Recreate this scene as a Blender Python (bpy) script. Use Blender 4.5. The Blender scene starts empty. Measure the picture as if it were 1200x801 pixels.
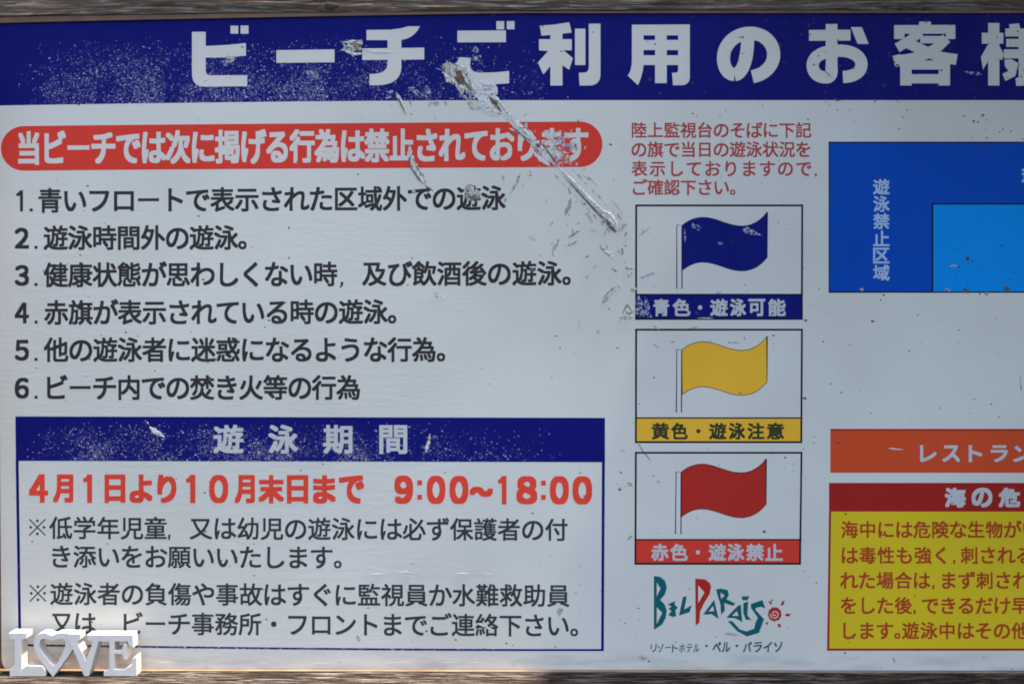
import bpy, bmesh, math, random
import numpy as np
from mathutils import Vector, Matrix, noise
from mathutils.geometry import tessellate_polygon

random.seed(11)
S = bpy.context.scene
COL = S.collection

# ---------------------------------------------------------------- camera
F_PX = 1600.0                       # focal length in pixels of the 1200 px wide photograph
cd = bpy.data.cameras.new('camera')
cam = bpy.data.objects.new('camera', cd)
COL.objects.link(cam)
cd.sensor_width = 36.0
cd.lens = 48.0
cd.clip_start = 0.01
cd.clip_end = 4000.0
CAM_LOC = Vector((0.0, -1.6, 0.055))
PITCH, YAW = math.radians(2.0), math.radians(0.45)
cam.location = CAM_LOC
cam.rotation_euler = (math.radians(90) - PITCH, 0.0, YAW)
S.camera = cam
cd.dof.use_dof = True
cd.dof.focus_distance = 1.6
cd.dof.aperture_fstop = 11.0
CAM_R = cam.rotation_euler.to_matrix()

# ---------------------------------------------------------------- daylight
SUN_DIR = Vector((0.30, -0.015, 0.95)).normalized()          # towards the sun: high, right, almost in the plane of the board
w = bpy.data.worlds.new('World')
S.world = w
w.use_nodes = True
nt = w.node_tree
sky = nt.nodes.new('ShaderNodeTexSky')
sky.sky_type = 'NISHITA'
sky.sun_disc = False
sky.sun_elevation = math.asin(SUN_DIR.z)
sky.sun_rotation = math.atan2(SUN_DIR.x, SUN_DIR.y)
sky.air_density = 1.0
sky.dust_density = 2.5
sky.ozone_density = 1.0
bg = nt.nodes['Background']
nt.links.new(sky.outputs[0], bg.inputs[0])
bg.inputs[1].default_value = 0.15
sd = bpy.data.lights.new('sun', 'SUN')
sd.energy = 4.0
sd.angle = math.radians(2.0)
sd.color = (1.0, 0.93, 0.83)
so = bpy.data.objects.new('sun', sd)
so.rotation_euler = SUN_DIR.to_track_quat('Z', 'Y').to_euler()
so.location = (2, -1, 4)
COL.objects.link(so)
S.view_settings.view_transform = 'Standard'
S.view_settings.look = 'None'
S.view_settings.exposure = 1.70
S.view_settings.gamma = 1.0
S.render.engine = 'CYCLES'
S.cycles.max_bounces = 6
S.cycles.filter_width = 1.8


# ---------------------------------------------------------------- mapping and mesh helpers
def P(px, py, h=0.0):
    """Point on the plane lying h metres in front of the board, where the photograph shows pixel (px, py)."""
    d = CAM_R @ Vector(((px - 600.0) / F_PX, (400.5 - py) / F_PX, -1.0))
    t = (-h - CAM_LOC.y) / d.y
    return CAM_LOC + d * t


_M = [CAM_R[i][j] for i in range(3) for j in range(3)]


def P_np(a, h):
    """the same for an (n, 2) array of pixels and a scalar or array of heights"""
    R = np.array(_M).reshape(3, 3)
    d = np.stack([(a[:, 0] - 600.0) / F_PX, (400.5 - a[:, 1]) / F_PX, -np.ones(len(a))], 1) @ R.T
    t = (-h - CAM_LOC.y) / d[:, 1]
    return np.array(CAM_LOC)[None, :] + d * t[:, None]


def mesh_obj(name, verts, faces, mat, parent=None, smooth=False):
    me = bpy.data.meshes.new(name)
    me.from_pydata([tuple(v) for v in verts], [], faces)
    me.update()
    if smooth:
        me.polygons.foreach_set('use_smooth', [True] * len(me.polygons))
    o = bpy.data.objects.new(name, me)
    COL.objects.link(o)
    if mat:
        me.materials.append(mat)
    if parent:
        o.parent = parent
    return o


def empty(name, loc=(0, 0, 0)):
    o = bpy.data.objects.new(name, None)
    o.location = loc
    o.empty_display_size = 0.05
    COL.objects.link(o)
    return o


class Print:
    """collects flat pieces of print (pixel outlines), then links them as one mesh"""

    def __init__(s, h):
        s.h = h
        s.v = []
        s.f = []
        s.n = 0
        s.lift = 0

    def add(s, pts, faces, h=None):
        a = np.array([(p[0], p[1]) for p in pts], float)
        s.v.append(P_np(a, s.h if h is None else h))
        s.f += [tuple(i + s.n for i in f) for f in faces]
        s.n += len(a)

    def poly(s, outer, holes=(), lift=True):
        loops = [[Vector((p[0], p[1], 0)) for p in outer]] + [[Vector((p[0], p[1], 0)) for p in h] for h in holes]
        tris = tessellate_polygon(loops)
        pts = [p for l in loops for p in l]
        if lift:
            s.lift += 1
        s.add(pts, [t for t in tris], s.h + s.lift * 0.0000015)

    def rect(s, x0, y0, x1, y1, **k):
        s.poly([(x0, y0), (x1, y0), (x1, y1), (x0, y1)], **k)

    def quad(s, a, b, c, d, n=24):
        """four pixel corners, cut in strips so that a bent outline stays bent"""
        s.poly([a, b, c, d])

    def path(s, pts, width):
        """a thick line with butt ends"""
        pts = [Vector((p[0], p[1])) for p in pts]
        L, Rr = [], []
        for i, p in enumerate(pts):
            a = pts[max(i - 1, 0)]
            b = pts[min(i + 1, len(pts) - 1)]
            d = (b - a).normalized()
            if 0 < i < len(pts) - 1:
                d1 = (p - a).normalized(); d2 = (b - p).normalized()
                m = max(0.45, math.sqrt(max(0.0, (1 + d1.dot(d2)) / 2)))
                ww = width / 2 / m
            else:
                ww = width / 2
            nrm = Vector((-d.y, d.x)) * ww
            L.append(p + nrm); Rr.append(p - nrm)
        n = len(pts)
        s.lift += 1
        s.add(L + Rr, [(i, i + 1, n + i + 1, n + i) for i in range(n - 1)], s.h + s.lift * 0.0000015)

    def build(s, name, mat, parent):
        v = np.concatenate(s.v)
        o = mesh_obj(name, v, s.f, mat, parent)
        fix_normals(o)
        return o


def fix_normals(o):
    """all flat print faces the viewer (-Y)"""
    me = o.data
    bm = bmesh.new(); bm.from_mesh(me)
    fl = [f for f in bm.faces if f.normal.y > 0]
    bmesh.ops.reverse_faces(bm, faces=fl)
    bm.to_mesh(me); bm.free()


def bez(p0, p1, p2, p3, n=10):
    out = []
    for i in range(1, n + 1):
        t = i / n; u = 1 - t
        out.append((u**3*p0[0] + 3*u*u*t*p1[0] + 3*u*t*t*p2[0] + t**3*p3[0],
                    u**3*p0[1] + 3*u*u*t*p1[1] + 3*u*t*t*p2[1] + t**3*p3[1]))
    return out


def qb(p0, c, p1, n=8):
    return [((1-t)**2*p0[0] + 2*(1-t)*t*c[0] + t*t*p1[0], (1-t)**2*p0[1] + 2*(1-t)*t*c[1] + t*t*p1[1])
            for t in [i / n for i in range(1, n + 1)]]


# ---------------------------------------------------------------- materials
def new_mat(name):
    m = bpy.data.materials.new(name)
    m.use_nodes = True
    n = m.node_tree
    n.nodes.clear()
    out = n.nodes.new('ShaderNodeOutputMaterial')
    return m, n, out


class NB:
    """short-hand for node building"""

    def __init__(s, nt):
        s.nt = nt

    def n(s, t, **k):
        x = s.nt.nodes.new(t)
        for a, b in k.items():
            setattr(x, a, b)
        return x

    def put(s, sock, v):
        if isinstance(v, (int, float, tuple)):
            sock.default_value = v
        else:
            s.nt.links.new(v, sock)

    def math(s, op, a, b=None, c=None, clamp=False):
        x = s.n('ShaderNodeMath', operation=op, use_clamp=clamp)
        s.put(x.inputs[0], a)
        if b is not None: s.put(x.inputs[1], b)
        if c is not None: s.put(x.inputs[2], c)
        return x.outputs[0]

    def ramp(s, v, a, b, c=0.0, d=1.0, smooth=True):
        x = s.n('ShaderNodeMapRange', interpolation_type='SMOOTHSTEP' if smooth else 'LINEAR', clamp=True)
        s.put(x.inputs['Value'], v)
        for k, val in zip(('From Min', 'From Max', 'To Min', 'To Max'), (a, b, c, d)):
            x.inputs[k].default_value = val
        return x.outputs[0]

    def mix(s, f, a, b):
        x = s.n('ShaderNodeMix', data_type='RGBA')
        s.put(x.inputs[0], f); s.put(x.inputs[6], a); s.put(x.inputs[7], b)
        return x.outputs[2]

    def noise(s, vec, scale, detail=3, rough=0.55):
        x = s.n('ShaderNodeTexNoise')
        s.put(x.inputs['Vector'], vec)
        x.inputs['Scale'].default_value = scale
        x.inputs['Detail'].default_value = detail
        x.inputs['Roughness'].default_value = rough
        return x.outputs['Fac']

    def scaled(s, vec, sc, loc=(0, 0, 0)):
        x = s.n('ShaderNodeMapping')
        s.put(x.inputs['Vector'], vec)
        x.inputs['Scale'].default_value = sc
        x.inputs['Location'].default_value = loc
        return x.outputs[0]


def zpx(py):
    return P(600, py).z


def xpx(px):
    return P(px, 400).x


def make_wear_group():
    g = bpy.data.node_groups.new('weathered_print', 'ShaderNodeTree')
    g.interface.new_socket('Color', in_out='INPUT', socket_type='NodeSocketColor')
    g.interface.new_socket('Specks', in_out='INPUT', socket_type='NodeSocketFloat')
    g.interface.new_socket('Shader', in_out='OUTPUT', socket_type='NodeSocketShader')
    b = NB(g)
    gi = b.n('NodeGroupInput'); go = b.n('NodeGroupOutput')
    geo = b.n('ShaderNodeNewGeometry')
    pos = geo.outputs['Position']
    sep = b.n('ShaderNodeSeparateXYZ'); b.put(sep.inputs[0], pos)
    X, Z = sep.outputs[0], sep.outputs[2]
    flat = b.n('ShaderNodeCombineXYZ'); b.put(flat.inputs[0], X); b.put(flat.inputs[1], Z)
    V = flat.outputs[0]
    # slow tone drift of the old laminate
    drift = b.noise(V, 3.0, 3)
    fine = b.noise(V, 420.0, 2, 0.7)
    grain = b.noise(b.scaled(V, (60, 420, 1)), 1.0, 3, 0.6)
    col = gi.outputs['Color']
    dark = b.n('ShaderNodeHueSaturation'); b.put(dark.inputs['Color'], col); dark.inputs['Value'].default_value = 0.86
    c1 = b.mix(b.ramp(drift, 0.3, 0.7), dark.outputs[0], col)
    c1 = b.mix(b.math('MULTIPLY', b.ramp(fine, 0.35, 0.75), 0.12), c1, dark.outputs[0])
    # blistered laminate specks and their sun sparkle, painted pale into dark ink: towards the left and the lower half of each blue band
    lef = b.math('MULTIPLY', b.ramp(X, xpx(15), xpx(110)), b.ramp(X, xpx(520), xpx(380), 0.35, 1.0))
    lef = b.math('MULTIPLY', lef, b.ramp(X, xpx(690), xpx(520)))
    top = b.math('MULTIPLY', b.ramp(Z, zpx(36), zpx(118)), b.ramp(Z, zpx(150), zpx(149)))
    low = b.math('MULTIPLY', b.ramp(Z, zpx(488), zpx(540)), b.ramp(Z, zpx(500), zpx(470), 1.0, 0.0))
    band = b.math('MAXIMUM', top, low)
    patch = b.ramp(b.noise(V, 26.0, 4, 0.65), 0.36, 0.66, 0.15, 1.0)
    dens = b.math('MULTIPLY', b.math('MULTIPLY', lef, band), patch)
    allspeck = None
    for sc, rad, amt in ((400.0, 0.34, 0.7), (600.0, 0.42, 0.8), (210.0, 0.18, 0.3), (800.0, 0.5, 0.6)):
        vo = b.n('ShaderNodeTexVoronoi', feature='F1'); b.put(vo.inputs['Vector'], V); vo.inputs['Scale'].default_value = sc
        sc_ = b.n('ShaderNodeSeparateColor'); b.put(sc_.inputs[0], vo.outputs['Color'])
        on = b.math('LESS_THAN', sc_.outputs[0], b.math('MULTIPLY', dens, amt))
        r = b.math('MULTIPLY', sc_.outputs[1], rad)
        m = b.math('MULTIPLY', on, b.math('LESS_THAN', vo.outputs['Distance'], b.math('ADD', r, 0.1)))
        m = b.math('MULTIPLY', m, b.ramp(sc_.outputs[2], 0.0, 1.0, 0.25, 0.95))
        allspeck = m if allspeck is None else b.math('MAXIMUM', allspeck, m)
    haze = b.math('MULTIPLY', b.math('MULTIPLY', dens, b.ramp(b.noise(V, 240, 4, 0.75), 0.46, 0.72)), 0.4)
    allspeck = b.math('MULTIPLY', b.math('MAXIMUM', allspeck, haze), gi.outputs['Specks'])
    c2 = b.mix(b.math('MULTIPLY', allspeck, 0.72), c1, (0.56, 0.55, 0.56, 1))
    # little specks of dirt everywhere, thicker under the title band and on the sea map
    dm = b.math('MULTIPLY', b.ramp(X, xpx(760), xpx(1000)), b.ramp(Z, zpx(200), zpx(125), 0.12, 1.0))
    dm = b.math('MAXIMUM', dm, b.math('MULTIPLY', b.ramp(X, xpx(960), xpx(1080)), b.math('MULTIPLY', b.ramp(Z, zpx(225), zpx(330)), b.ramp(Z, zpx(352), zpx(340)))))
    cl = b.ramp(b.noise(V, 16.0, 3), 0.42, 0.64)
    dm = b.math('ADD', b.math('MULTIPLY', b.math('MULTIPLY', dm, cl), 0.9), b.math('MULTIPLY', cl, 0.07))
    dm = b.math('ADD', dm, 0.012)
    dirt = None
    for sc, rad in ((260.0, 0.30), (110.0, 0.17)):
        vo = b.n('ShaderNodeTexVoronoi', feature='F1'); b.put(vo.inputs['Vector'], b.scaled(V, (0.8, 1.1, 1), (3.1, 7.7, 0))); vo.inputs['Scale'].default_value = sc
        sc_ = b.n('ShaderNodeSeparateColor'); b.put(sc_.inputs[0], vo.outputs['Color'])
        on = b.math('LESS_THAN', sc_.outputs[0], b.math('MULTIPLY', dm, 0.75))
        dist = b.math('ADD', vo.outputs['Distance'], b.math('MULTIPLY', b.math('SUBTRACT', fine, 0.5), 0.35))
        m = b.math('MULTIPLY', on, b.math('LESS_THAN', dist, b.math('ADD', b.math('MULTIPLY', sc_.outputs[1], rad), 0.04)))
        m = b.math('MULTIPLY', m, b.ramp(sc_.outputs[2], 0, 1, 0.2, 0.85))
        dirt = m if dirt is None else b.math('MAXIMUM', dirt, m)
    c3 = b.mix(dirt, c2, (0.06, 0.05, 0.035, 1))
    # short greyish scuffs lying level
    scf = b.ramp(b.noise(b.scaled(V, (55, 210, 1), (9, 2, 0)), 1.0, 3, 0.6), 0.70, 0.80)
    c4 = b.mix(b.math('MULTIPLY', scf, 0.30), c3, (0.16, 0.15, 0.14, 1))
    # grime creeping up from the bottom trim and in from the left edge
    gr = b.math('MULTIPLY', b.ramp(Z, zpx(752), zpx(786)), b.ramp(b.noise(b.scaled(V, (14, 60, 1)), 1.0, 4), 0.4, 0.7))
    c5 = b.mix(b.math('MULTIPLY', gr, 0.35), c4, (0.16, 0.17, 0.22, 1))
    bs = b.n('ShaderNodeBsdfPrincipled')
    b.put(bs.inputs['Base Color'], c5)
    b.put(bs.inputs['Roughness'], b.ramp(b.noise(V, 40, 3), 0.2, 0.8, 0.42, 0.6))
    bs.inputs['Specular IOR Level'].default_value = 0.07
    # relief: wrinkles running across, stronger to the lower left; orange peel everywhere
    leftness = b.math('ADD', b.ramp(X, xpx(720), xpx(350), 0.15, 1.0), 0.0)
    wr = b.math('POWER', b.noise(b.scaled(V, (38, 170, 1)), 1.0, 5, 0.66), 1.5)
    wr2 = b.noise(b.scaled(V, (120, 420, 1), (5, 1, 0)), 1.0, 4, 0.7)
    hgt = b.math('ADD', b.math('MULTIPLY', b.math('ADD', wr, b.math('MULTIPLY', wr2, 0.6)), leftness), b.math('MULTIPLY', fine, 0.04))
    hgt = b.math('ADD', hgt, b.math('MULTIPLY', allspeck, 0.5))
    # two long creases low on the board
    bmp = b.n('ShaderNodeBump')
    bmp.inputs['Strength'].default_value = 0.5
    bmp.inputs['Distance'].default_value = 0.00048
    b.put(bmp.inputs['Height'], hgt)
    b.put(bs.inputs['Normal'], bmp.outputs[0])
    g.links.new(bs.outputs[0], go.inputs[0])
    return g


WEAR = make_wear_group()


def ink(name, rgb, specks=0.0):
    m, n, out = new_mat(name)
    g = n.nodes.new('ShaderNodeGroup'); g.node_tree = WEAR
    g.inputs['Color'].default_value = (*rgb, 1)
    g.inputs['Specks'].default_value = specks
    n.links.new(g.outputs[0], out.inputs[0])
    return m


M = {
    'white': ink('white_laminate', (0.68, 0.64, 0.55)),
    'white_text': ink('white_print', (0.68, 0.625, 0.54)),
    'grey_text': ink('pale_grey_print', (0.56, 0.54, 0.50)),
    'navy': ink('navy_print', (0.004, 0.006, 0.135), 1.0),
    'navy_plain': ink('navy_print_clean', (0.004, 0.008, 0.15)),
    'red': ink('red_print', (0.72, 0.050, 0.030)),
    'flag_red': ink('flag_red_print', (0.48, 0.028, 0.018)),
    'date_red': ink('date_red_print', (0.80, 0.065, 0.035)),
    'black': ink('black_print', (0.042, 0.037, 0.034)),
    'soft_black': ink('dark_grey_print', (0.047, 0.048, 0.047)),
    'note_red': ink('dull_red_print', (0.46, 0.06, 0.055)),
    'yellow': ink('amber_print', (0.88, 0.45, 0.035)),
    'lemon': ink('lemon_print', (0.72, 0.50, 0.018)),
    'maroon': ink('maroon_print', (0.38, 0.018, 0.014)),
    'orange': ink('orange_print', (0.66, 0.075, 0.022)),
    'sea': ink('sea_blue_print', (0.0, 0.066, 0.40)),
    'sky_blue': ink('swim_zone_blue_print', (0.0, 0.26, 0.70)),
    'pale_blue': ink('pale_blue_print', (0.42, 0.52, 0.64)),
    'teal': ink('teal_print', (0.008, 0.115, 0.125)),
    'line': ink('line_print', (0.010, 0.009, 0.013)),
    'olive_black': ink('olive_black_print', (0.04, 0.05, 0.02)),
    'pole': ink('flag_pole_print', (0.70, 0.64, 0.60)),
    'danger_text': ink('brick_red_print', (0.44, 0.055, 0.015)),
}


def torn_material(name, c1, c2, c3, cut, rough=0.3):
    """crumpled torn laminate: pale film, dirt in its folds, ragged holes"""
    m, n, out = new_mat(name)
    b = NB(n)
    geo = b.n('ShaderNodeNewGeometry')
    V = geo.outputs['Position']
    a = b.noise(V, 130, 4, 0.7); c = b.noise(b.scaled(V, (1, 1, 1), (4, 4, 4)), 420, 3, 0.7)
    col = b.mix(b.ramp(a, 0.38, 0.62), c1 + (1,), c2 + (1,))
    col = b.mix(b.ramp(c, 0.50, 0.62), col, c3 + (1,))
    bs = b.n('ShaderNodeBsdfPrincipled')
    b.put(bs.inputs['Base Color'], col)
    bs.inputs['Roughness'].default_value = rough
    bmp = b.n('ShaderNodeBump'); bmp.inputs['Strength'].default_value = 0.8; bmp.inputs['Distance'].default_value = 0.0006
    b.put(bmp.inputs['Height'], b.noise(V, 300, 4, 0.7)); b.put(bs.inputs['Normal'], bmp.outputs[0])
    tr = b.n('ShaderNodeBsdfTransparent')
    mx = b.n('ShaderNodeMixShader')
    b.put(mx.inputs[0], b.ramp(b.noise(b.scaled(V, (1, 1, 1), (8, 1, 3)), 260, 4, 0.75), cut - 0.03, cut + 0.03))
    n.links.new(tr.outputs[0], mx.inputs[1]); n.links.new(bs.outputs[0], mx.inputs[2])
    n.links.new(mx.outputs[0], out.inputs[0])
    return m


T = {
    'pale': torn_material('bare_pale_film', (0.60, 0.57, 0.53), (0.66, 0.62, 0.55), (0.46, 0.42, 0.38), 0.41, 0.45),
    'ragged': torn_material('ragged_pale_film', (0.54, 0.53, 0.52), (0.60, 0.57, 0.53), (0.30, 0.26, 0.22), 0.53, 0.45),
    'tan': torn_material('dirty_tan_film', (0.40, 0.35, 0.27), (0.52, 0.50, 0.46), (0.10, 0.07, 0.045), 0.42, 0.5),
    'brown': torn_material('rusty_gouge', (0.10, 0.045, 0.022), (0.16, 0.09, 0.05), (0.03, 0.022, 0.015), 0.34, 0.6),
    'dark': torn_material('dark_gouge', (0.07, 0.06, 0.045), (0.20, 0.17, 0.13), (0.03, 0.025, 0.02), 0.33, 0.6),
    'glint': torn_material('shiny_curled_film', (0.70, 0.68, 0.63), (0.60, 0.56, 0.48), (0.30, 0.24, 0.16), 0.42, 0.35),
    'dun': torn_material('dun_film', (0.27, 0.22, 0.155), (0.42, 0.37, 0.30), (0.11, 0.08, 0.05), 0.38, 0.5),
    'haze': torn_material('scuffed_film', (0.30, 0.31, 0.38), (0.22, 0.23, 0.34), (0.42, 0.41, 0.42), 0.51, 0.4),
}


def wood_material(name, c_dark, c_mid, c_pale, pale_amt=0.5):
    m, n, out = new_mat(name)
    b = NB(n)
    tc = b.n('ShaderNodeNewGeometry'); V = tc.outputs['Position']
    warp = b.n('ShaderNodeVectorMath', operation='MULTIPLY_ADD')
    nz = b.n('ShaderNodeTexNoise'); nz.inputs['Scale'].default_value = 5
    n.links.new(V, nz.inputs['Vector'])
    n.links.new(nz.outputs['Color'], warp.inputs[0]); warp.inputs[1].default_value = (0.0, 0.012, 0.012); n.links.new(V, warp.inputs[2])
    W = warp.outputs[0]
    g1 = b.noise(b.scaled(W, (5, 160, 160)), 1.0, 6, 0.68)
    g2 = b.noise(b.scaled(W, (16, 620, 620)), 1.0, 4, 0.7)
    g3 = b.noise(V, 9.0, 3)
    col = b.mix(b.ramp(g1, 0.33, 0.60), c_dark + (1,), c_mid + (1,))
    col = b.mix(b.math('MULTIPLY', b.ramp(g2, 0.50, 0.60), b.ramp(g3, 0.35, 0.65, pale_amt * 0.4, pale_amt)), col, c_pale + (1,))
    crack = b.ramp(b.noise(b.scaled(W, (4, 230, 230), (2, 2, 2)), 1.0, 3, 0.5), 0.64, 0.69)
    col = b.mix(b.math('MULTIPLY', crack, 0.85), col, (0.018, 0.013, 0.01, 1))
    bs = b.n('ShaderNodeBsdfPrincipled')
    b.put(bs.inputs['Base Color'], col)
    bs.inputs['Roughness'].default_value = 0.9
    bs.inputs['Specular IOR Level'].default_value = 0.08
    bmp = b.n('ShaderNodeBump'); bmp.inputs['Strength'].default_value = 0.8; bmp.inputs['Distance'].default_value = 0.003
    b.put(bmp.inputs['Height'], b.math('SUBTRACT', b.math('ADD', g1, b.math('MULTIPLY', g2, 0.6)), crack))
    b.put(bs.inputs['Normal'], bmp.outputs[0])
    n.links.new(bs.outputs[0], out.inputs[0])
    return m


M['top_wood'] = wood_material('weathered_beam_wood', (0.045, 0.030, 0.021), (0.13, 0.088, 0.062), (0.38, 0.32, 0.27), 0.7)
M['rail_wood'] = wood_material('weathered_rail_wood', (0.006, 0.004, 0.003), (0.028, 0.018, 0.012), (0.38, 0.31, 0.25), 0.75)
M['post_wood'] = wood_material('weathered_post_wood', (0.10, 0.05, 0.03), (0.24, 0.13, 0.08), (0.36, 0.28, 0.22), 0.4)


def simple(name, rgb, rough, metal=0.0, nscale=60, var=0.25, bump=0.0):
    m, n, out = new_mat(name)
    b = NB(n)
    geo = b.n('ShaderNodeNewGeometry'); V = geo.outputs['Position']
    f = b.noise(V, nscale, 4, 0.65)
    col = b.mix(b.ramp(f, 0.3, 0.7), tuple(c * (1 - var) for c in rgb) + (1,), rgb + (1,))
    bs = b.n('ShaderNodeBsdfPrincipled')
    b.put(bs.inputs['Base Color'], col)
    bs.inputs['Roughness'].default_value = rough
    bs.inputs['Metallic'].default_value = metal
    if bump:
        bp = b.n('ShaderNodeBump'); bp.inputs['Strength'].default_value = bump; bp.inputs['Distance'].default_value = 0.001
        b.put(bp.inputs['Height'], b.noise(V, nscale * 6, 3)); b.put(bs.inputs['Normal'], bp.outputs[0])
    n.links.new(bs.outputs[0], out.inputs[0])
    return m


M['bronze'] = simple('bronze_trim', (0.40, 0.25, 0.14), 0.5, 0.0, 30, 0.4, 0.2)
M['bronze_dark'] = simple('bronze_trim_lip', (0.20, 0.085, 0.035), 0.5, 0.0, 30, 0.4, 0.2)
M['ornament'] = simple('white_painted_wood', (0.66, 0.60, 0.54), 0.55, 0.0, 90, 0.06, 0.25)

# ---------------------------------------------------------------- the board and its wooden frame
board = empty('notice_board', (0, 0, P(600, 786).z))
board['label'] = 'weathered white beach notice board with Japanese rules, blue title band, scratches and wooden frame'
board['category'] = 'notice board'
# (children keep world coordinates)
PARENT_INV = Matrix.Translation(-board.location)


def under_board(o, parent=board):
    o.parent = parent
    if parent is board:
        o.matrix_parent_inverse = PARENT_INV


def top_edge(px):       # lower edge of the beam's face along the picture
    return 12.5 + 6.5 * max(0.0, (600 - px) / 600) ** 1.6


def panel_top(px):
    return top_edge(px) + 3.0 + 5.0 * max(0.0, (600 - px) / 600) ** 0.8


def header_bottom(px):
    return 117.5 + 6.3 * max(0.0, (620 - px) / 620) ** 1.7


def build_panel():
    # a thin sheet with rounded lower left corner
    out = []
    for i in range(41):
        px = -6 + (1560 + 6) * i / 40
        out.append((px, panel_top(px) - 6))
    out += [(1560, 785.5)]
    for i in range(30, 0, -1):
        px = 12 + (1500 - 12) * i / 30
        out.append((px, 785.0))
    out += qb((12, 785.0), (2.5, 784.0), (1.8, 771))
    out += [(0.5, 600), (-1.5, 400), (-4, 200)]
    pr = Print(0.0)
    pr.poly(out, lift=False)
    o = pr.build('panel', M['white'], None)
    bm = bmesh.new(); bm.from_mesh(o.data)
    r = bmesh.ops.extrude_face_region(bm, geom=bm.faces[:])
    bmesh.ops.translate(bm, verts=[v for v in r['geom'] if isinstance(v, bmesh.types.BMVert)], vec=(0, 0.004, 0))
    bmesh.ops.recalc_face_normals(bm, faces=bm.faces)
    bm.to_mesh(o.data); bm.free()
    under_board(o)
    return o


panel = build_panel()


def rough_beam(name, front_profile, x0, x1, mat, nx=420, amp=0.0012, seed=0):
    """front_profile(x) -> list of (y, z) going round the visible section; closed tube with fibrous relief"""
    verts, faces = [], []
    npr = None
    for i in range(nx + 1):
        x = x0 + (x1 - x0) * i / nx
        pr = front_profile(x)
        npr = len(pr)
        for k, (y, z) in enumerate(pr):
            a = noise.noise((x * 6 + seed, y * 300, z * 300)) * amp + noise.noise((x * 60 + seed, y * 500, z * 500)) * amp * 0.5
            j = noise.noise((x * 14 + seed * 3, k * 0.7, 1.0)) * amp
            verts.append((x, y - a - j, z + a + j * 0.5))
    for i in range(nx):
        for k in range(npr):
            k2 = (k + 1) % npr
            faces.append((i * npr + k, i * npr + k2, (i + 1) * npr + k2, (i + 1) * npr + k))
    faces.append(tuple(range(npr - 1, -1, -1)))
    faces.append(tuple(nx * npr + k for k in range(npr)))
    o = mesh_obj(name, verts, faces, mat, None, smooth=True)
    bm = bmesh.new(); bm.from_mesh(o.data); bmesh.ops.recalc_face_normals(bm, faces=bm.faces); bm.to_mesh(o.data); bm.free()
    for p in list(o.data.polygons)[-2:]:
        p.use_smooth = False
    return o


def seg(a, b, n):
    return [(a[0] + (b[0] - a[0]) * i / n, a[1] + (b[1] - a[1]) * i / n) for i in range(n)]


XL, XR = P(-30, 400).x, P(1560, 400).x


def px_of(x):
    return 600 + x / 1.6 * 1600 - YAW * 1600 * 0 + 12


def beam_prof(x):
    z0 = P(600, top_edge(px_of(x)), 0.005).z
    z1 = z0 + 0.10
    r = 0.0025
    c = []
    c += seg((-0.005, z1), (-0.005, z0 + r), 34)
    c += [(-0.005, z0 + r), (-0.0046, z0 + 0.0006), (-0.0038, z0)]
    c += seg((-0.0038, z0), (0.03, z0), 5)
    c += seg((0.03, z0), (0.03, z1), 4)
    c += seg((0.03, z1), (-0.005, z1), 5)
    return c


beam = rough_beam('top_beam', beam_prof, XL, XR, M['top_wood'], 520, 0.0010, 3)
under_board(beam)

RAIL_Z = P(600, 787.2, 0.008).z
RAIL_FRONT = 0.095


def rail_prof(x):
    z0 = RAIL_Z
    c = seg((0.03, z0), (-0.010, z0), 4)
    c += seg((-0.010, z0), (-RAIL_FRONT + 0.004, z0 - 0.001), 44)
    c += [(-RAIL_FRONT + 0.004, z0 - 0.001), (-RAIL_FRONT + 0.001, z0 - 0.0025), (-RAIL_FRONT, z0 - 0.006)]
    c += seg((-RAIL_FRONT, z0 - 0.006), (-RAIL_FRONT, z0 - 0.09), 12)
    c += seg((-RAIL_FRONT, z0 - 0.09), (0.03, z0 - 0.09), 4)
    c += seg((0.03, z0 - 0.09), (0.03, z0), 4)
    return c


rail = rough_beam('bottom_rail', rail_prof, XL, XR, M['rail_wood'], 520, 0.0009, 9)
under_board(rail)


def box(name, x0, x1, y0, y1, z0, z1, mat, bevel=0.0006):
    bm = bmesh.new()
    bmesh.ops.create_cube(bm, size=1.0)
    for v in bm.verts:
        v.co = Vector(((x0 + x1) / 2 + v.co.x * (x1 - x0), (y0 + y1) / 2 + v.co.y * (y1 - y0), (z0 + z1) / 2 + v.co.z * (z1 - z0)))
    if bevel:
        bmesh.ops.bevel(bm, geom=bm.edges[:], offset=bevel, segments=2, affect='EDGES')
    me = bpy.data.meshes.new(name); bm.to_mesh(me); bm.free()
    me.materials.append(mat)
    o = bpy.data.objects.new(name, me); COL.objects.link(o)
    return o


# bronze trim: a thin channel holding the sheet, seen as two fine lines at the foot and a brown strip at the left
PZ = P(600, 786.0, 0.0).z
t1 = box('edge_trim', XL, XR, -0.0032, 0.006, RAIL_Z + 0.0002, P(600, 784.9, 0.0032).z, M['bronze_dark'], 0.0004)
t1['label'] = 'dark bronze lip holding the foot of the panel'
under_board(t1)
t2 = box('edge_trim', XL, XR, -0.0085, -0.0034, RAIL_Z + 0.0002, RAIL_Z + 0.0013, M['bronze'], 0.0003)
t2['label'] = 'bright bronze ledge along the wooden rail'
under_board(t2)


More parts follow.
